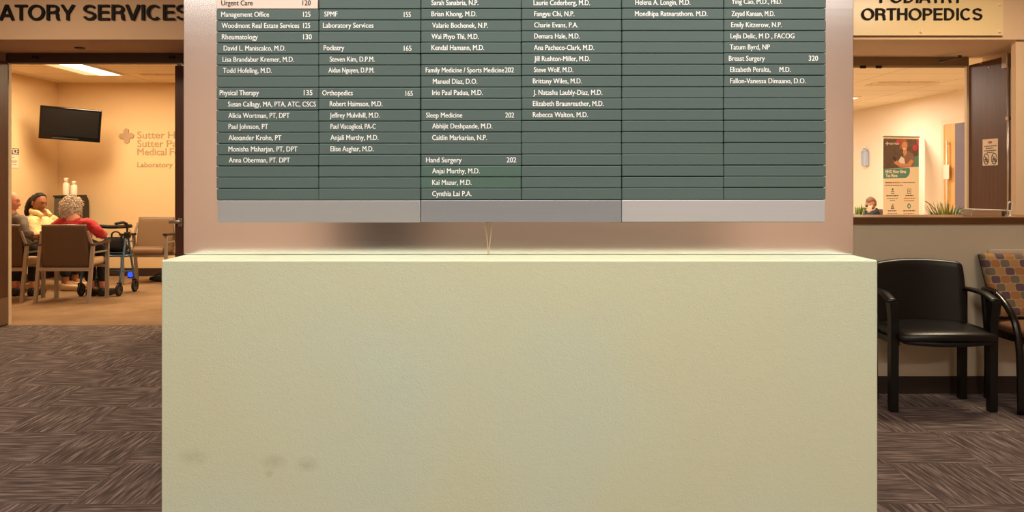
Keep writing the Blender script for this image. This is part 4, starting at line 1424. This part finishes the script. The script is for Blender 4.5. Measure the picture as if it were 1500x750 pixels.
def make_person(label, J, skin_m, top_m, leg_m, shoe_m, face, hair, headk=1.0, male=False, top_name='sweater', up=Vector((0, 0, 1)), collar=None, bulk=1.0, curl=0.5, neck_t=0.68):
    root = thing('person', label, 'person', (J['pelvis'][0], J['pelvis'][1], 0))
    hm = aim(J['head'], face, up)
    b_ = new()
    V = lambda n_: Vector(J[n_])
    # torso and neck
    merge(b_, limb([V('pelvis'), mid(V('pelvis'), V('chest')), V('chest'), V('neck'), V('head') + hm.to_3x3() @ Vector((0, 0.02, -0.03))],
                   [(0.15, 0.11), (0.13, 0.10), (0.135, 0.10), 0.058, 0.055]))
    h_b = head_bm(headk, male); h_b.transform(hm); merge(b_, h_b)
    for sx in (-1, 1):
        e_ = ear_bm(sx, headk); e_.transform(hm); merge(b_, e_)
    for sd in 'rl':
        merge(b_, limb([V('chest'), V('sh_' + sd), V('el_' + sd), V('wr_' + sd)], [0.06, 0.05, 0.038, 0.026]))
        f = (V('wr_' + sd) - V('el_' + sd)).normalized()
        f = Vector(J.get('hf_' + sd, f)).normalized()
        merge(b_, hand_bm(V('wr_' + sd), f, J.get('pd_' + sd, (0, 0, -1)), 1 if sd == 'r' else -1, curl))
        merge(b_, limb([V('pelvis'), V('hip_' + sd), V('kn_' + sd), V('an_' + sd), V('toe_' + sd)], [0.09, 0.085, 0.06, 0.04, 0.035]))
    b_ = remesh(b_, 0.0055, 3)
    obj('body', b_, skin_m, root, world=True, smooth=True)
    # clothing
    b_ = new()
    g_ = bulk
    merge(b_, limb([V('pelvis') + Vector((0, 0, -0.03)), mid(V('pelvis'), V('chest')), V('chest'), V('chest').lerp(V('neck'), neck_t)],
                   [(0.19 * g_, 0.145 * g_), (0.165 * g_, 0.135 * g_), (0.165 * g_, 0.125 * g_), (0.078, 0.072)]))
    for sd in 'rl':
        merge(b_, limb([V('chest').lerp(V('sh_' + sd), 0.35), V('sh_' + sd), mid(V('sh_' + sd), V('el_' + sd)), V('el_' + sd), mid(V('el_' + sd), V('wr_' + sd)), V('el_' + sd).lerp(V('wr_' + sd), 0.93)],
                       [0.08 * g_, 0.068 * g_, 0.062 * g_, 0.058 * g_, 0.054 * g_, 0.046 * g_]))
    b_ = remesh(b_, 0.011, 14)
    folds(b_, 0.007, 17, len(label))
    obj(top_name, b_, top_m, root, world=True, smooth=True)
    if collar:
        f_ = Vector(collar)
        f_.z = 0
        f_.normalize()
        l2 = Vector((-f_.y, f_.x, 0))
        n_ = V('neck')
        pts = [n_ + f_ * 0.115 + l2 * 0.06 - Vector((0, 0, 0.06))]
        for q in range(9):
            a_ = math.radians(50 + 260 * q / 8)
            pts.append(n_ + f_ * 0.088 * math.cos(a_) + l2 * 0.092 * math.sin(a_) + Vector((0, 0, -0.012 - 0.018 * math.cos(a_))))
        pts += [n_ + f_ * 0.115 - l2 * 0.06 - Vector((0, 0, 0.06))]
        b_ = new()
        sweep(b_, smooth_path(pts, 4), 0.022, 0.030, n=10)
        obj('collar', folds(b_, 0.006, 20, 3), top_m, root, world=True, smooth=True)
    b_ = new()
    for sd in 'rl':
        merge(b_, limb([V('pelvis'), V('hip_' + sd), mid(V('hip_' + sd), V('kn_' + sd)), V('kn_' + sd), mid(V('kn_' + sd), V('an_' + sd)), V('kn_' + sd).lerp(V('an_' + sd), 0.86)],
                       [0.12, 0.105, 0.092, 0.078, 0.068, 0.062]))
    b_ = remesh(b_, 0.01, 3)
    folds(b_, 0.006, 12, 5)
    obj('trousers', b_, leg_m, root, world=True, smooth=True)
    for sd in 'rl':
        a_, t_ = V('an_' + sd), V('toe_' + sd)
        d_ = (t_ - a_); d_.z = 0; d_.normalize()
        b_ = new()
        base = Vector((a_.x, a_.y, 0.0))
        m_ = Matrix.Translation(base + d_ * 0.07) @ Matrix.Rotation(math.atan2(d_.y, d_.x), 4, 'Z')
        def shoe(p):
            q = p.copy()
            u = (p.x + 0.13) / 0.26
            q.y *= 0.75 + 0.35 * math.sin(PI * min(1, u * 0.9 + 0.1))
            if p.z > 0:
                q.z = p.z * (1.35 - 0.85 * u)
            return q
        rbox(b_, 0.26, 0.092, 0.085, 0.03, m_ @ Matrix.Translation((0, 0, 0.043)), 8, shoe)
        obj('shoe', b_, shoe_m, root, world=True, smooth=True)
    # face details
    for sx in (-1, 1):
        b_ = new(); lathe(b_, [(0, 0.004), (0.006, 0.003), (0.009, 0)], (0, 0, 0), 12, Matrix.Rotation(PI / 2, 4, 'X'))
        for v in b_.verts:
            v.co = Vector((v.co.x * 1.2 + sx * 0.031 * headk, v.co.y - 0.0865 * headk + 0.25 * abs(v.co.x), v.co.z * 0.4 + 0.005))
        b_.transform(hm); obj('closed_eye', b_, M['eye'], root, world=True)
        b_ = new(); sweep(b_, [Vector((sx * (0.014 + 0.030 * q), -0.0925 + 0.024 * q * q, 0.030 + 0.004 * math.sin(PI * q))) * headk for q in (0, 0.25, 0.5, 0.75, 1)], 0.0025, 0.0035, n=6)
        b_.transform(hm); obj('eyebrow', b_, M['brow'], root, world=True)
    b_ = new(); sweep(b_, [Vector((q * 0.020, -0.0950 + 0.014 * q * q, -0.064)) * headk for q in (-1, -0.5, 0, 0.5, 1)], 0.003, 0.0026, n=6)
    b_.transform(hm); obj('mouth', b_, M['lip'], root, world=True)
    hair(root, hm, headk)
    return root


def shell_hair(m, cut, grow, amp, scale, name='hair'):
    def f(root, hm, k):
        b_ = head_bm(k, False, cut, grow)
        r = bmesh.ops.extrude_face_region(b_, geom=b_.faces[:])
        for v in [g for g in r['geom'] if isinstance(g, bmesh.types.BMVert)]:
            v.co *= 0.93
        folds(b_, amp, scale, 7)
        b_.transform(hm)
        obj(name, b_, m, root, world=True, smooth=True)
    return f


def curly_hair(root, hm, k):
    cut = lambda n_: not (n_.y < -0.45 and n_.z < 0.42) and n_.z > -0.93 + 0.6 * max(0, -n_.y)
    b_ = head_bm(k, False, cut, 0.026)
    r = bmesh.ops.extrude_face_region(b_, geom=b_.faces[:])
    for v in [g for g in r['geom'] if isinstance(g, bmesh.types.BMVert)]:
        v.co *= 0.85
    folds(b_, 0.008, 32, 2)
    rr = random.Random(8)
    for i in range(1500):
        z = rr.uniform(-0.92, 1)
        a_ = rr.uniform(0, 2 * PI)
        n_ = Vector((math.sqrt(1 - z * z) * math.cos(a_), math.sqrt(1 - z * z) * math.sin(a_), z))
        if not cut(n_):
            continue
        p = Vector((n_.x * 0.075, n_.y * 0.097, n_.z * 0.115)) * k + n_ * 0.020
        down = Vector((0, 0.25, -1)) - n_ * Vector((0, 0.25, -1)).dot(n_)
        d1 = (down.normalized() + Vector((rr.uniform(-1, 1), rr.uniform(-1, 1), rr.uniform(-1, 1))) * 0.75).normalized()
        sd = n_.cross(d1)
        L_ = rr.uniform(0.026, 0.05)
        ph = rr.uniform(0, 6)
        pts = [p + d1 * L_ * q + sd * 0.006 * math.sin(ph + q * 5) + n_ * (0.010 * math.sin(PI * q) - 0.004 * q) for q in (0, 0.2, 0.4, 0.6, 0.8, 1.0)]
        sweep(b_, pts, 0.0055, 0.004, n=5, taper=[0.5, 0.9, 1, 0.9, 0.6, 0.15], up=tuple(n_))
    b_.transform(hm)
    obj('curly_hair', b_, M['hair_grey'], root, world=True, smooth=True)


def ponytail(root, hm, k):
    cut = lambda n_: n_.y > -0.28 - 0.95 * max(0, n_.z - 0.62) and n_.z > -0.62 and not (abs(n_.x) > 0.75 and n_.y < 0.25 and n_.z < 0.1)
    shell_hair(M['hair_black'], cut, 0.010, 0.004, 30)(root, hm, k)
    b_ = limb([hm @ Vector((0, 0.085, 0.04)), hm @ Vector((0.005, 0.125, 0.015)), hm @ Vector((0.015, 0.160, -0.06)), hm @ Vector((0.02, 0.185, -0.15)), hm @ Vector((0.02, 0.20, -0.23))],
              [0.03, 0.045, 0.056, 0.052, 0.022])
    obj('ponytail', folds(b_, 0.006, 40, 1), M['hair_black'], root, world=True, smooth=True)
    b_ = new()
    ring = [hm @ Vector((0.034 * math.cos(q * 0.3491), 0.105 + 0.008 * math.sin(q * 0.3491), 0.03 + 0.034 * math.sin(q * 0.3491))) for q in range(19)]
    sweep(b_, ring, 0.006, n=6); obj('hair_tie', b_, M['black'], root, world=True)


# the person in red, seen from behind
make_person('person in a red sweater with curly grey hair, seen from behind', dict(
    pelvis=(-4.83, 8.60, 0.615), chest=(-4.81, 8.58, 0.82), neck=(-4.85, 8.57, 0.93), head=(-4.89, 8.62, 1.025),
    sh_r=(-4.66, 8.56, 0.865), el_r=(-4.50, 8.50, 0.735), wr_r=(-4.54, 8.66, 0.725), hf_r=(-0.5, 0.8, -0.1), sh_l=(-4.99, 8.56, 0.865), el_l=(-5.09, 8.52, 0.735), wr_l=(-5.03, 8.70, 0.73),
    hip_r=(-4.75, 8.60, 0.61), kn_r=(-4.66, 8.845, 0.54), an_r=(-4.645, 8.835, 0.09), toe_r=(-4.62, 8.97, 0.03),
    hip_l=(-4.91, 8.60, 0.61), kn_l=(-4.82, 8.845, 0.54), an_l=(-4.785, 8.83, 0.09), toe_l=(-4.785, 8.97, 0.03)),
    M['skin_pink'], M['red'], M['darkcloth'], M['black'], (0.25, 1, -0.12), curly_hair, 0.98, bulk=1.05, neck_t=1.0)
# the person in grey by the jamb, head turned
make_person('balding person in a grey sweater seated beside the door jamb, face in profile', dict(
    pelvis=(-5.56, 8.60, 0.615), chest=(-5.55, 8.58, 0.86), neck=(-5.55, 8.58, 0.98), head=(-5.55, 8.58, 1.095),
    sh_r=(-5.40, 8.55, 0.915), el_r=(-5.30, 8.44, 0.74), wr_r=(-5.268, 8.55, 0.725), hf_r=(0.03, 1, 0.0), sh_l=(-5.74, 8.55, 0.915), el_l=(-5.80, 8.46, 0.76), wr_l=(-5.74, 8.70, 0.75),
    hip_r=(-5.47, 8.60, 0.61), kn_r=(-5.46, 8.88, 0.54), an_r=(-5.46, 8.84, 0.09), toe_r=(-5.45, 8.98, 0.03),
    hip_l=(-5.65, 8.60, 0.61), kn_l=(-5.66, 8.88, 0.54), an_l=(-5.66, 8.84, 0.09), toe_l=(-5.68, 8.98, 0.03)),
    M['skin_pink'], M['grey_knit'], M['darkcloth'], M['black'], (1, 0.12, -0.10),
    shell_hair(M['stubble'], lambda n_: n_.y > 0.05 and n_.z > -0.6 and n_.z < 0.75, 0.004, 0.002, 40), 1.0, True, bulk=1.0, curl=0.75, neck_t=1.2)
# the person in the cream coat
make_person('person in a cream coat with a long dark ponytail, eyes closed, facing the cabinet', dict(
    pelvis=(-5.70, 9.40, 0.61), chest=(-5.70, 9.38, 0.81), neck=(-5.71, 9.37, 0.965), head=(-5.705, 9.36, 1.065),
    sh_r=(-5.72, 9.22, 0.87), el_r=(-5.64, 9.17, 0.66), wr_r=(-5.47, 9.29, 0.755), hf_r=(0.4, 0.8, 0.2), sh_l=(-5.68, 9.57, 0.87), el_l=(-5.58, 9.62, 0.66), wr_l=(-5.45, 9.46, 0.755), hf_l=(0.4, -0.8, 0.2),
    hip_r=(-5.68, 9.31, 0.605), kn_r=(-5.34, 9.27, 0.54), an_r=(-5.33, 9.27, 0.09), toe_r=(-5.18, 9.25, 0.03),
    hip_l=(-5.68, 9.49, 0.605), kn_l=(-5.34, 9.50, 0.54), an_l=(-5.33, 9.48, 0.09), toe_l=(-5.18, 9.50, 0.03)),
    M['skin_tan'], M['beige'], M['darkcloth'], M['seatcloth'], (0.92, -0.38, -0.28), ponytail, 1.0, bulk=1.16, top_name='coat', collar=(0.95, -0.3, 0), neck_t=0.8)
# the person behind the counter
HC, HF = (6.155, 12.86, 0.945), (-0.72, -0.60, -0.48)
pr = make_person('person with short brown hair and dark glasses, chin resting on hand, beside the banner', dict(
    pelvis=(6.22, 12.92, 0.62), chest=(6.17, 12.90, 0.79), neck=(6.155, 12.88, 0.87), head=HC,
    sh_r=(6.15, 13.07, 0.83), el_r=(5.95, 13.12, 0.66), wr_r=(5.86, 12.96, 0.68), sh_l=(6.185, 12.73, 0.84), el_l=(6.00, 12.66, 0.68), wr_l=(6.055, 12.73, 0.815), hf_l=(0.35, 0.25, 0.9), pd_l=(0.6, 0.7, 0),
    hip_r=(6.18, 13.02, 0.61), kn_r=(5.80, 13.04, 0.54), an_r=(5.78, 13.04, 0.09), toe_r=(5.62, 13.05, 0.03),
    hip_l=(6.18, 12.83, 0.61), kn_l=(5.80, 12.80, 0.54), an_l=(5.78, 12.80, 0.09), toe_l=(5.62, 12.79, 0.03)),
    M['skin'], M['navy'], M['darkcloth'], M['black'], HF,
    shell_hair(M['hair_brown'], lambda n_: (n_.y > -0.15 or n_.z > 0.55) and n_.z > -0.35, 0.010, 0.004, 40), 0.98, True, top_name='jacket', bulk=1.0, neck_t=1.1)
hm = aim(HC, HF)
b = new()
for sx in (-1, 1):
    ring = [(sx * 0.032 + 0.021 * math.cos(q * PI / 8), -0.101, 0.008 + 0.014 * math.sin(q * PI / 8)) for q in range(17)]
    sweep(b, ring, 0.004, n=6, up=(0, 1, 0))
    prism(b, ellipse(sx * 0.032, 0.008, 0.020, 0.013, 14), -0.102, -0.100)
    sweep(b, [(sx * 0.056, -0.099, 0.014), (sx * 0.080, -0.05, 0.012), (sx * 0.080, 0.02, 0.005)], 0.004, n=6)
sweep(b, [(-0.009, -0.102, 0.012), (0.009, -0.102, 0.012)], 0.0035, n=6)
b.transform(hm); obj('glasses', b, M['glassrim'], pr, world=True)

# ------------------------------------------------------------------ banner stand
yb_ = 12.4
zb0, zb1 = 0.06, P(0, 201.5, yb_).z
x0, x1 = P(1289, 0, yb_).x, P(1350.5, 0, yb_).x
bwid = x1 - x0
bn = thing('banner_stand', 'roll-up cream banner with a photo and teal heading by the wall', 'banner', ((x0 + x1) / 2, yb_, 0), math.radians(16))
hwid = bwid / 2 / math.cos(math.radians(16)) * 1.0
def bu(px): return ((px - 1320) / 30.5) * hwid
def bv(py): return H - (py - VY) * yb_ / F
b = new(); box(b, -hwid, hwid, -0.004, 0.0, zb0, zb1); obj('banner_sheet', b, M['banner'], bn)
b = new(); box(b, -hwid - 0.01, hwid + 0.015, -0.014, 0.010, zb1, zb1 + 0.026, 0.004); obj('top_rail', b, M['greymetal'], bn)
b = new(); box(b, -hwid - 0.02, hwid + 0.02, -0.09, 0.09, 0.0, 0.075, 0.012); obj('base_housing', b, M['greymetal'], bn)
b = new(); sweep(b, [(0, 0.02, 0.07), (0, 0.02, zb1)], 0.01, n=8); obj('support_pole', b, M['greymetal'], bn)
# photo: a smiling person looking at a phone in front of dark foliage
mm = ['print_dark', 'print_skin', 'print_hair', 'print_top', 'print_pink', 'teal', 'print_white', 'print_ink']
b = new()
def flat(outline, layer, mi):
    prism(b, [(bu(x), bv(y)) for x, y in outline], -0.004 - 0.0006 * layer, -0.004, mi)
flat([(1289.6, 203.5), (1350.3, 203.5), (1350.3, 244), (1289.6, 247.5)], 1, 0)
flat([(1336, 232), (1350.3, 227), (1350.3, 244), (1336, 244.5)], 2, 5)
flat([(1312, 205), (1324, 203.8), (1318, 209), (1310, 209.5)], 2, 4)
flat([(x, y) for x, y in ellipse(1343.5, 216, 4.2, 4.5, 9)], 2, 4)
flat([(1346, 204), (1350.3, 204), (1350.3, 214), (1347, 212)], 2, 4)
flat([(1327, 222), (1333, 221), (1341, 226), (1344, 236), (1340, 244.7), (1318, 245.2), (1316, 238), (1321, 231)], 3, 3)
flat([(1320, 229), (1325, 232), (1327, 242), (1322, 243.5), (1315, 236)], 4, 6)
flat(ellipse(1325, 211.5, 6.6, 8.0, 18), 3, 2)
flat([(1318.5, 211), (1321, 213), (1319, 218), (1317, 219)], 4, 2)
flat(ellipse(1325.5, 214, 4.6, 6.4, 18, rot=0.1), 5, 1)
flat([(1323.5, 217), (1329, 217), (1330, 224), (1326, 229), (1323, 224)], 4, 1)
flat([(1322.5, 217.2), (1328, 217.4), (1326.5, 219), (1324, 218.9)], 6, 6)
flat([(1337, 233), (1341, 236), (1336, 244), (1318, 244.5), (1309, 240), (1307, 234.5), (1310, 233.5), (1317, 239), (1330, 240)], 5, 1)
flat([(1306, 230), (1309.5, 229.3), (1311.5, 236), (1308.3, 237)], 6, 7)
obj('photo_print', b, [M[x] for x in mm], bn)
def onb(txt_, px0, px1, pb, cp, layer=1.5, off=0.0):
    return text_bm(txt_, bu(px0), bu(px1), bv(pb), cp * yb_ / F, -0.004 - 0.0006 * layer, 0, off)
b = new()
for k in range(4):
    a_ = k * PI / 2
    prism(b, [(bu(1296.3) + rr * math.cos(a_ + q), bv(210.6) + rr * math.sin(a_ + q)) for rr, q in ((0.005, -0.78), (0.030, -0.36), (0.030, 0.36), (0.005, 0.78))], -0.0052, -0.004)
obj('emblem', b, M['print_white'], bn)
obj('lettering', onb('Sutter Health', 1299.5, 1316.5, 211.8, 2.9, 1.8, 0.02), M['print_white'], bn)
b = new(); hd = [(1289.6, 247.5), (1334.5, 245.8), (1335, 250)] + [(1335 - 10 * (1 - math.cos(q * PI / 12)), 250 + 11 * math.sin(q * PI / 12)) for q in range(1, 7)] + [(1289.6, 261.5)]
prism(b, [(bu(x), bv(y)) for x, y in hd], -0.0050, -0.004); obj('heading_block', b, M['teal'], bn)
obj('lettering', onb('MHO Now Gives', 1293.5, 1328.5, 253.4, 4.3, 2.4, 0.04), M['print_white'], bn)
obj('lettering', onb('You More', 1293.5, 1313.5, 259.3, 4.3, 2.4, 0.04), M['print_white'], bn)
def wordlines(rows, m):
    b_ = new()
    for px0, px1, py, hh in rows:
        x = px0
        while x < px1 - 0.8:
            ww = rng.uniform(1.6, 4.2)
            prism(b_, [(bu(x), bv(py - hh)), (bu(min(px1, x + ww)), bv(py - hh)), (bu(min(px1, x + ww)), bv(py)), (bu(x), bv(py))], -0.0048, -0.004)
            x += ww + 0.7
    return obj('text_lines', b_, m, bn)
wordlines([(1293, 1319.5, 268.3, 1.5), (1293, 1303, 268.3, 1.5)], M['print_red'])
wordlines([(1321, 1343.5, 268.0, 1.2), (1293, 1323, 272.0, 1.2)], M['print_grey'])
wordlines([(1295, 1315.5, 287.3, 1.3), (1327.5, 1341, 287.2, 1.3), (1297.5, 1312, 309.3, 1.3), (1323.5, 1344, 309.6, 1.3)], M['print_ink'])
wordlines([(1296, 1315, 291, 1.0), (1301, 1310, 294, 1.0), (1297, 1313, 313, 1.0)], M['print_grey'])
wordlines([(1325, 1343.5, 291, 1.0), (1325, 1343, 294.5, 1.0), (1324, 1343, 313.3, 1.0)], M['print_red'])
def icon(shapes):
    b_ = new()
    for pts, wd in shapes:
        stroke2d(b_, [(bu(x), bv(y)) for x, y in pts], wd, -0.0050, -0.004)
    obj('icon', b_, M['print_ink'], bn)
icon([(ellipse(1305.5, 277.4, 0.9, 0.9, 8) + [(1306.4, 277.4)], 0.014), ([(1303, 283.3), (1303, 280.5), (1308, 280.5), (1308, 283.3), (1303, 283.3)], 0.008)])
icon([([(1331, 276.8), (1336.5, 276.8), (1336.5, 283.5), (1331, 283.5), (1331, 276.8)], 0.009), ([(1332.3, 280), (1335.2, 280)], 0.008), ([(1333.8, 278.5), (1333.8, 282)], 0.008)])
icon([([(1303.5, 304.8), (1303.5, 302), (1306, 300), (1306, 298.6)], 0.012), ([(1302.5, 305.4), (1308, 305.4)], 0.010), (ellipse(1306.3, 303.2, 1.0, 1.2, 8) + [(1307.3, 303.2)], 0.008)])
b = new(); prism(b, [(bu(x), bv(y)) for x, y in ellipse(1333.5, 302, 3.0, 3.9, 16)], -0.0049, -0.004); obj('icon', b, M['teal'], bn)
b = new(); prism(b, [(bu(x), bv(y)) for x, y in ((1332.3, 301.2), (1334.8, 299.5), (1334.8, 304.5), (1332.3, 303))], -0.0056, -0.0049); obj('icon', b, M['print_white'], bn)

# pale blue dispenser on the far wall
yd = RX * F / (1270.5 - VX)
ds = thing('wall_dispenser', 'pale blue dispenser on the wall beside the banner', 'dispenser', (RX, yd, P(0, 243, yd).z))
def dz(py): return P(0, py, yd).z
b = new(); rbox(b, 0.09, 0.16, dz(222) - dz(243), 0.02, Matrix.Translation((RX - 0.045, yd, (dz(222) + dz(243)) / 2)), 6); obj('bottle_body', b, M['bluepale'], ds, world=True, smooth=True)
b = new(); lathe(b, [(0.055, dz(222) - 0.01), (0.05, dz(220)), (0.028, dz(218.5)), (0.02, dz(217))], (RX - 0.05, yd, 0), 18); obj('neck', b, M['bluepale'], ds, world=True, smooth=True)
b = new(); lathe(b, [(0.012, dz(217)), (0.012, dz(215)), (0.0, dz(214.5))], (RX - 0.05, yd, 0), 12); sweep(b, [(RX - 0.05, yd, dz(215.5)), (RX - 0.12, yd - 0.03, dz(216))], 0.01, n=8); obj('pump', b, M['white'], ds, world=True)

# ------------------------------------------------------------------ plants
def blade(bm_, base, direction, length, width, droop, segs=7):
    d_ = Vector(direction).normalized()
    side = d_.cross(Vector((0, 0, 1)))
    side = side.normalized() if side.length > 0.05 else Vector((1, 0, 0))
    nrm = side.cross(d_).normalized()
    pv = None
    for i in range(segs + 1):
        u = i / segs
        c = Vector(base) + d_ * length * u + Vector((d_.x, d_.y, 0)) * droop * u * u * length - Vector((0, 0, 1)) * droop * length * u * u * 0.55
        wd = width * (0.35 + 0.65 * math.sin(PI * min(1, 0.15 + u * 0.55))) * (1 - u ** 3) + 0.0008
        th_ = 0.0012
        r = [bm_.verts.new(c + side * wd), bm_.verts.new(c - nrm * wd * 0.25 + nrm * th_), bm_.verts.new(c - side * wd), bm_.verts.new(c - nrm * wd * 0.25 - nrm * th_)]
        if pv:
            for q in range(4):
                bm_.faces.new((pv[q], pv[(q + 1) % 4], r[(q + 1) % 4], r[q]))
        else:
            bm_.faces.new(r[::-1])
        pv = r
    bm_.faces.new(pv)


def planter(loc, r, h, label, name, n, lmin, lmax, wid, spread, upright, seed, stems=()):
    t = thing(name, label, 'plant', loc)
    b_ = new(); lathe(b_, [(0, 0), (r * 0.72, 0), (r * 0.95, h * 0.9), (r, h * 0.92), (r, h), (r * 0.9, h), (r * 0.88, h * 0.93)], n=28); obj('pot', b_, M['pot'], t, smooth=False)
    b_ = new(); lathe(b_, [(0, h * 0.95), (r * 0.5, h * 0.96), (r * 0.885, h * 0.935), (r * 0.7, h * 0.9), (0, h * 0.9)], n=24); obj('soil', b_, M['soil'], t)
    rr = random.Random(seed)
    for mm_, share in ((M['leaf'], 0.7), (M['leaf_pale'], 0.3)):
        b_ = new()
        for i in range(int(n * share)):
            a_ = rr.uniform(0, 2 * PI)
            tilt_ = rr.uniform(0.05, 1) * spread
            dd = Vector((math.cos(a_) * math.sin(tilt_), math.sin(a_) * math.sin(tilt_), math.cos(tilt_)))
            blade(b_, (math.cos(a_) * r * 0.35 * rr.random(), math.sin(a_) * r * 0.35 * rr.random(), h * 0.94), dd, rr.uniform(lmin, lmax), wid * rr.uniform(0.7, 1.2), upright * rr.uniform(0.4, 1.3))
        obj('foliage', b_, mm_, t, smooth=True, label=None if mm_ is M['leaf'] else 'yellowish green leaves')
    if stems:
        b_ = new()
        for pts in stems:
            sweep(b_, smooth_path(pts, 5), 0.0045, n=5)
        obj('bare_stems', b_, M['stem'], t)
    return t


pp = P(1386, 0, 8.7)
planter((pp.x, 8.7, 0), 0.16, 0.78, 'spiky green plant in a pot beyond the counter by the open door', 'potted_plant', 170, 0.22, 0.42, 0.014, 0.62, 0.22, 3,
        stems=[[(-0.03, 0, 0.66), (-0.12, -0.05, 0.95), (-0.22, -0.05, 1.07), (-0.27, -0.05, 1.10)], [(0.0, 0, 0.66), (0.10, -0.02, 0.95), (0.20, 0, 1.04)],
               [(0.03, 0, 0.66), (0.12, 0.03, 0.92), (0.22, 0.03, 0.95)], [(-0.04, 0, 0.66), (-0.16, 0.02, 0.90), (-0.24, 0.02, 0.91)]])
pp = P(1259, 0, 12.2)
planter((pp.x, 12.2, 0), 0.13, 0.55, 'upright broad-leaved plant beside the person with glasses', 'potted_plant', 16, 0.34, 0.48, 0.030, 0.26, 0.06, 6)
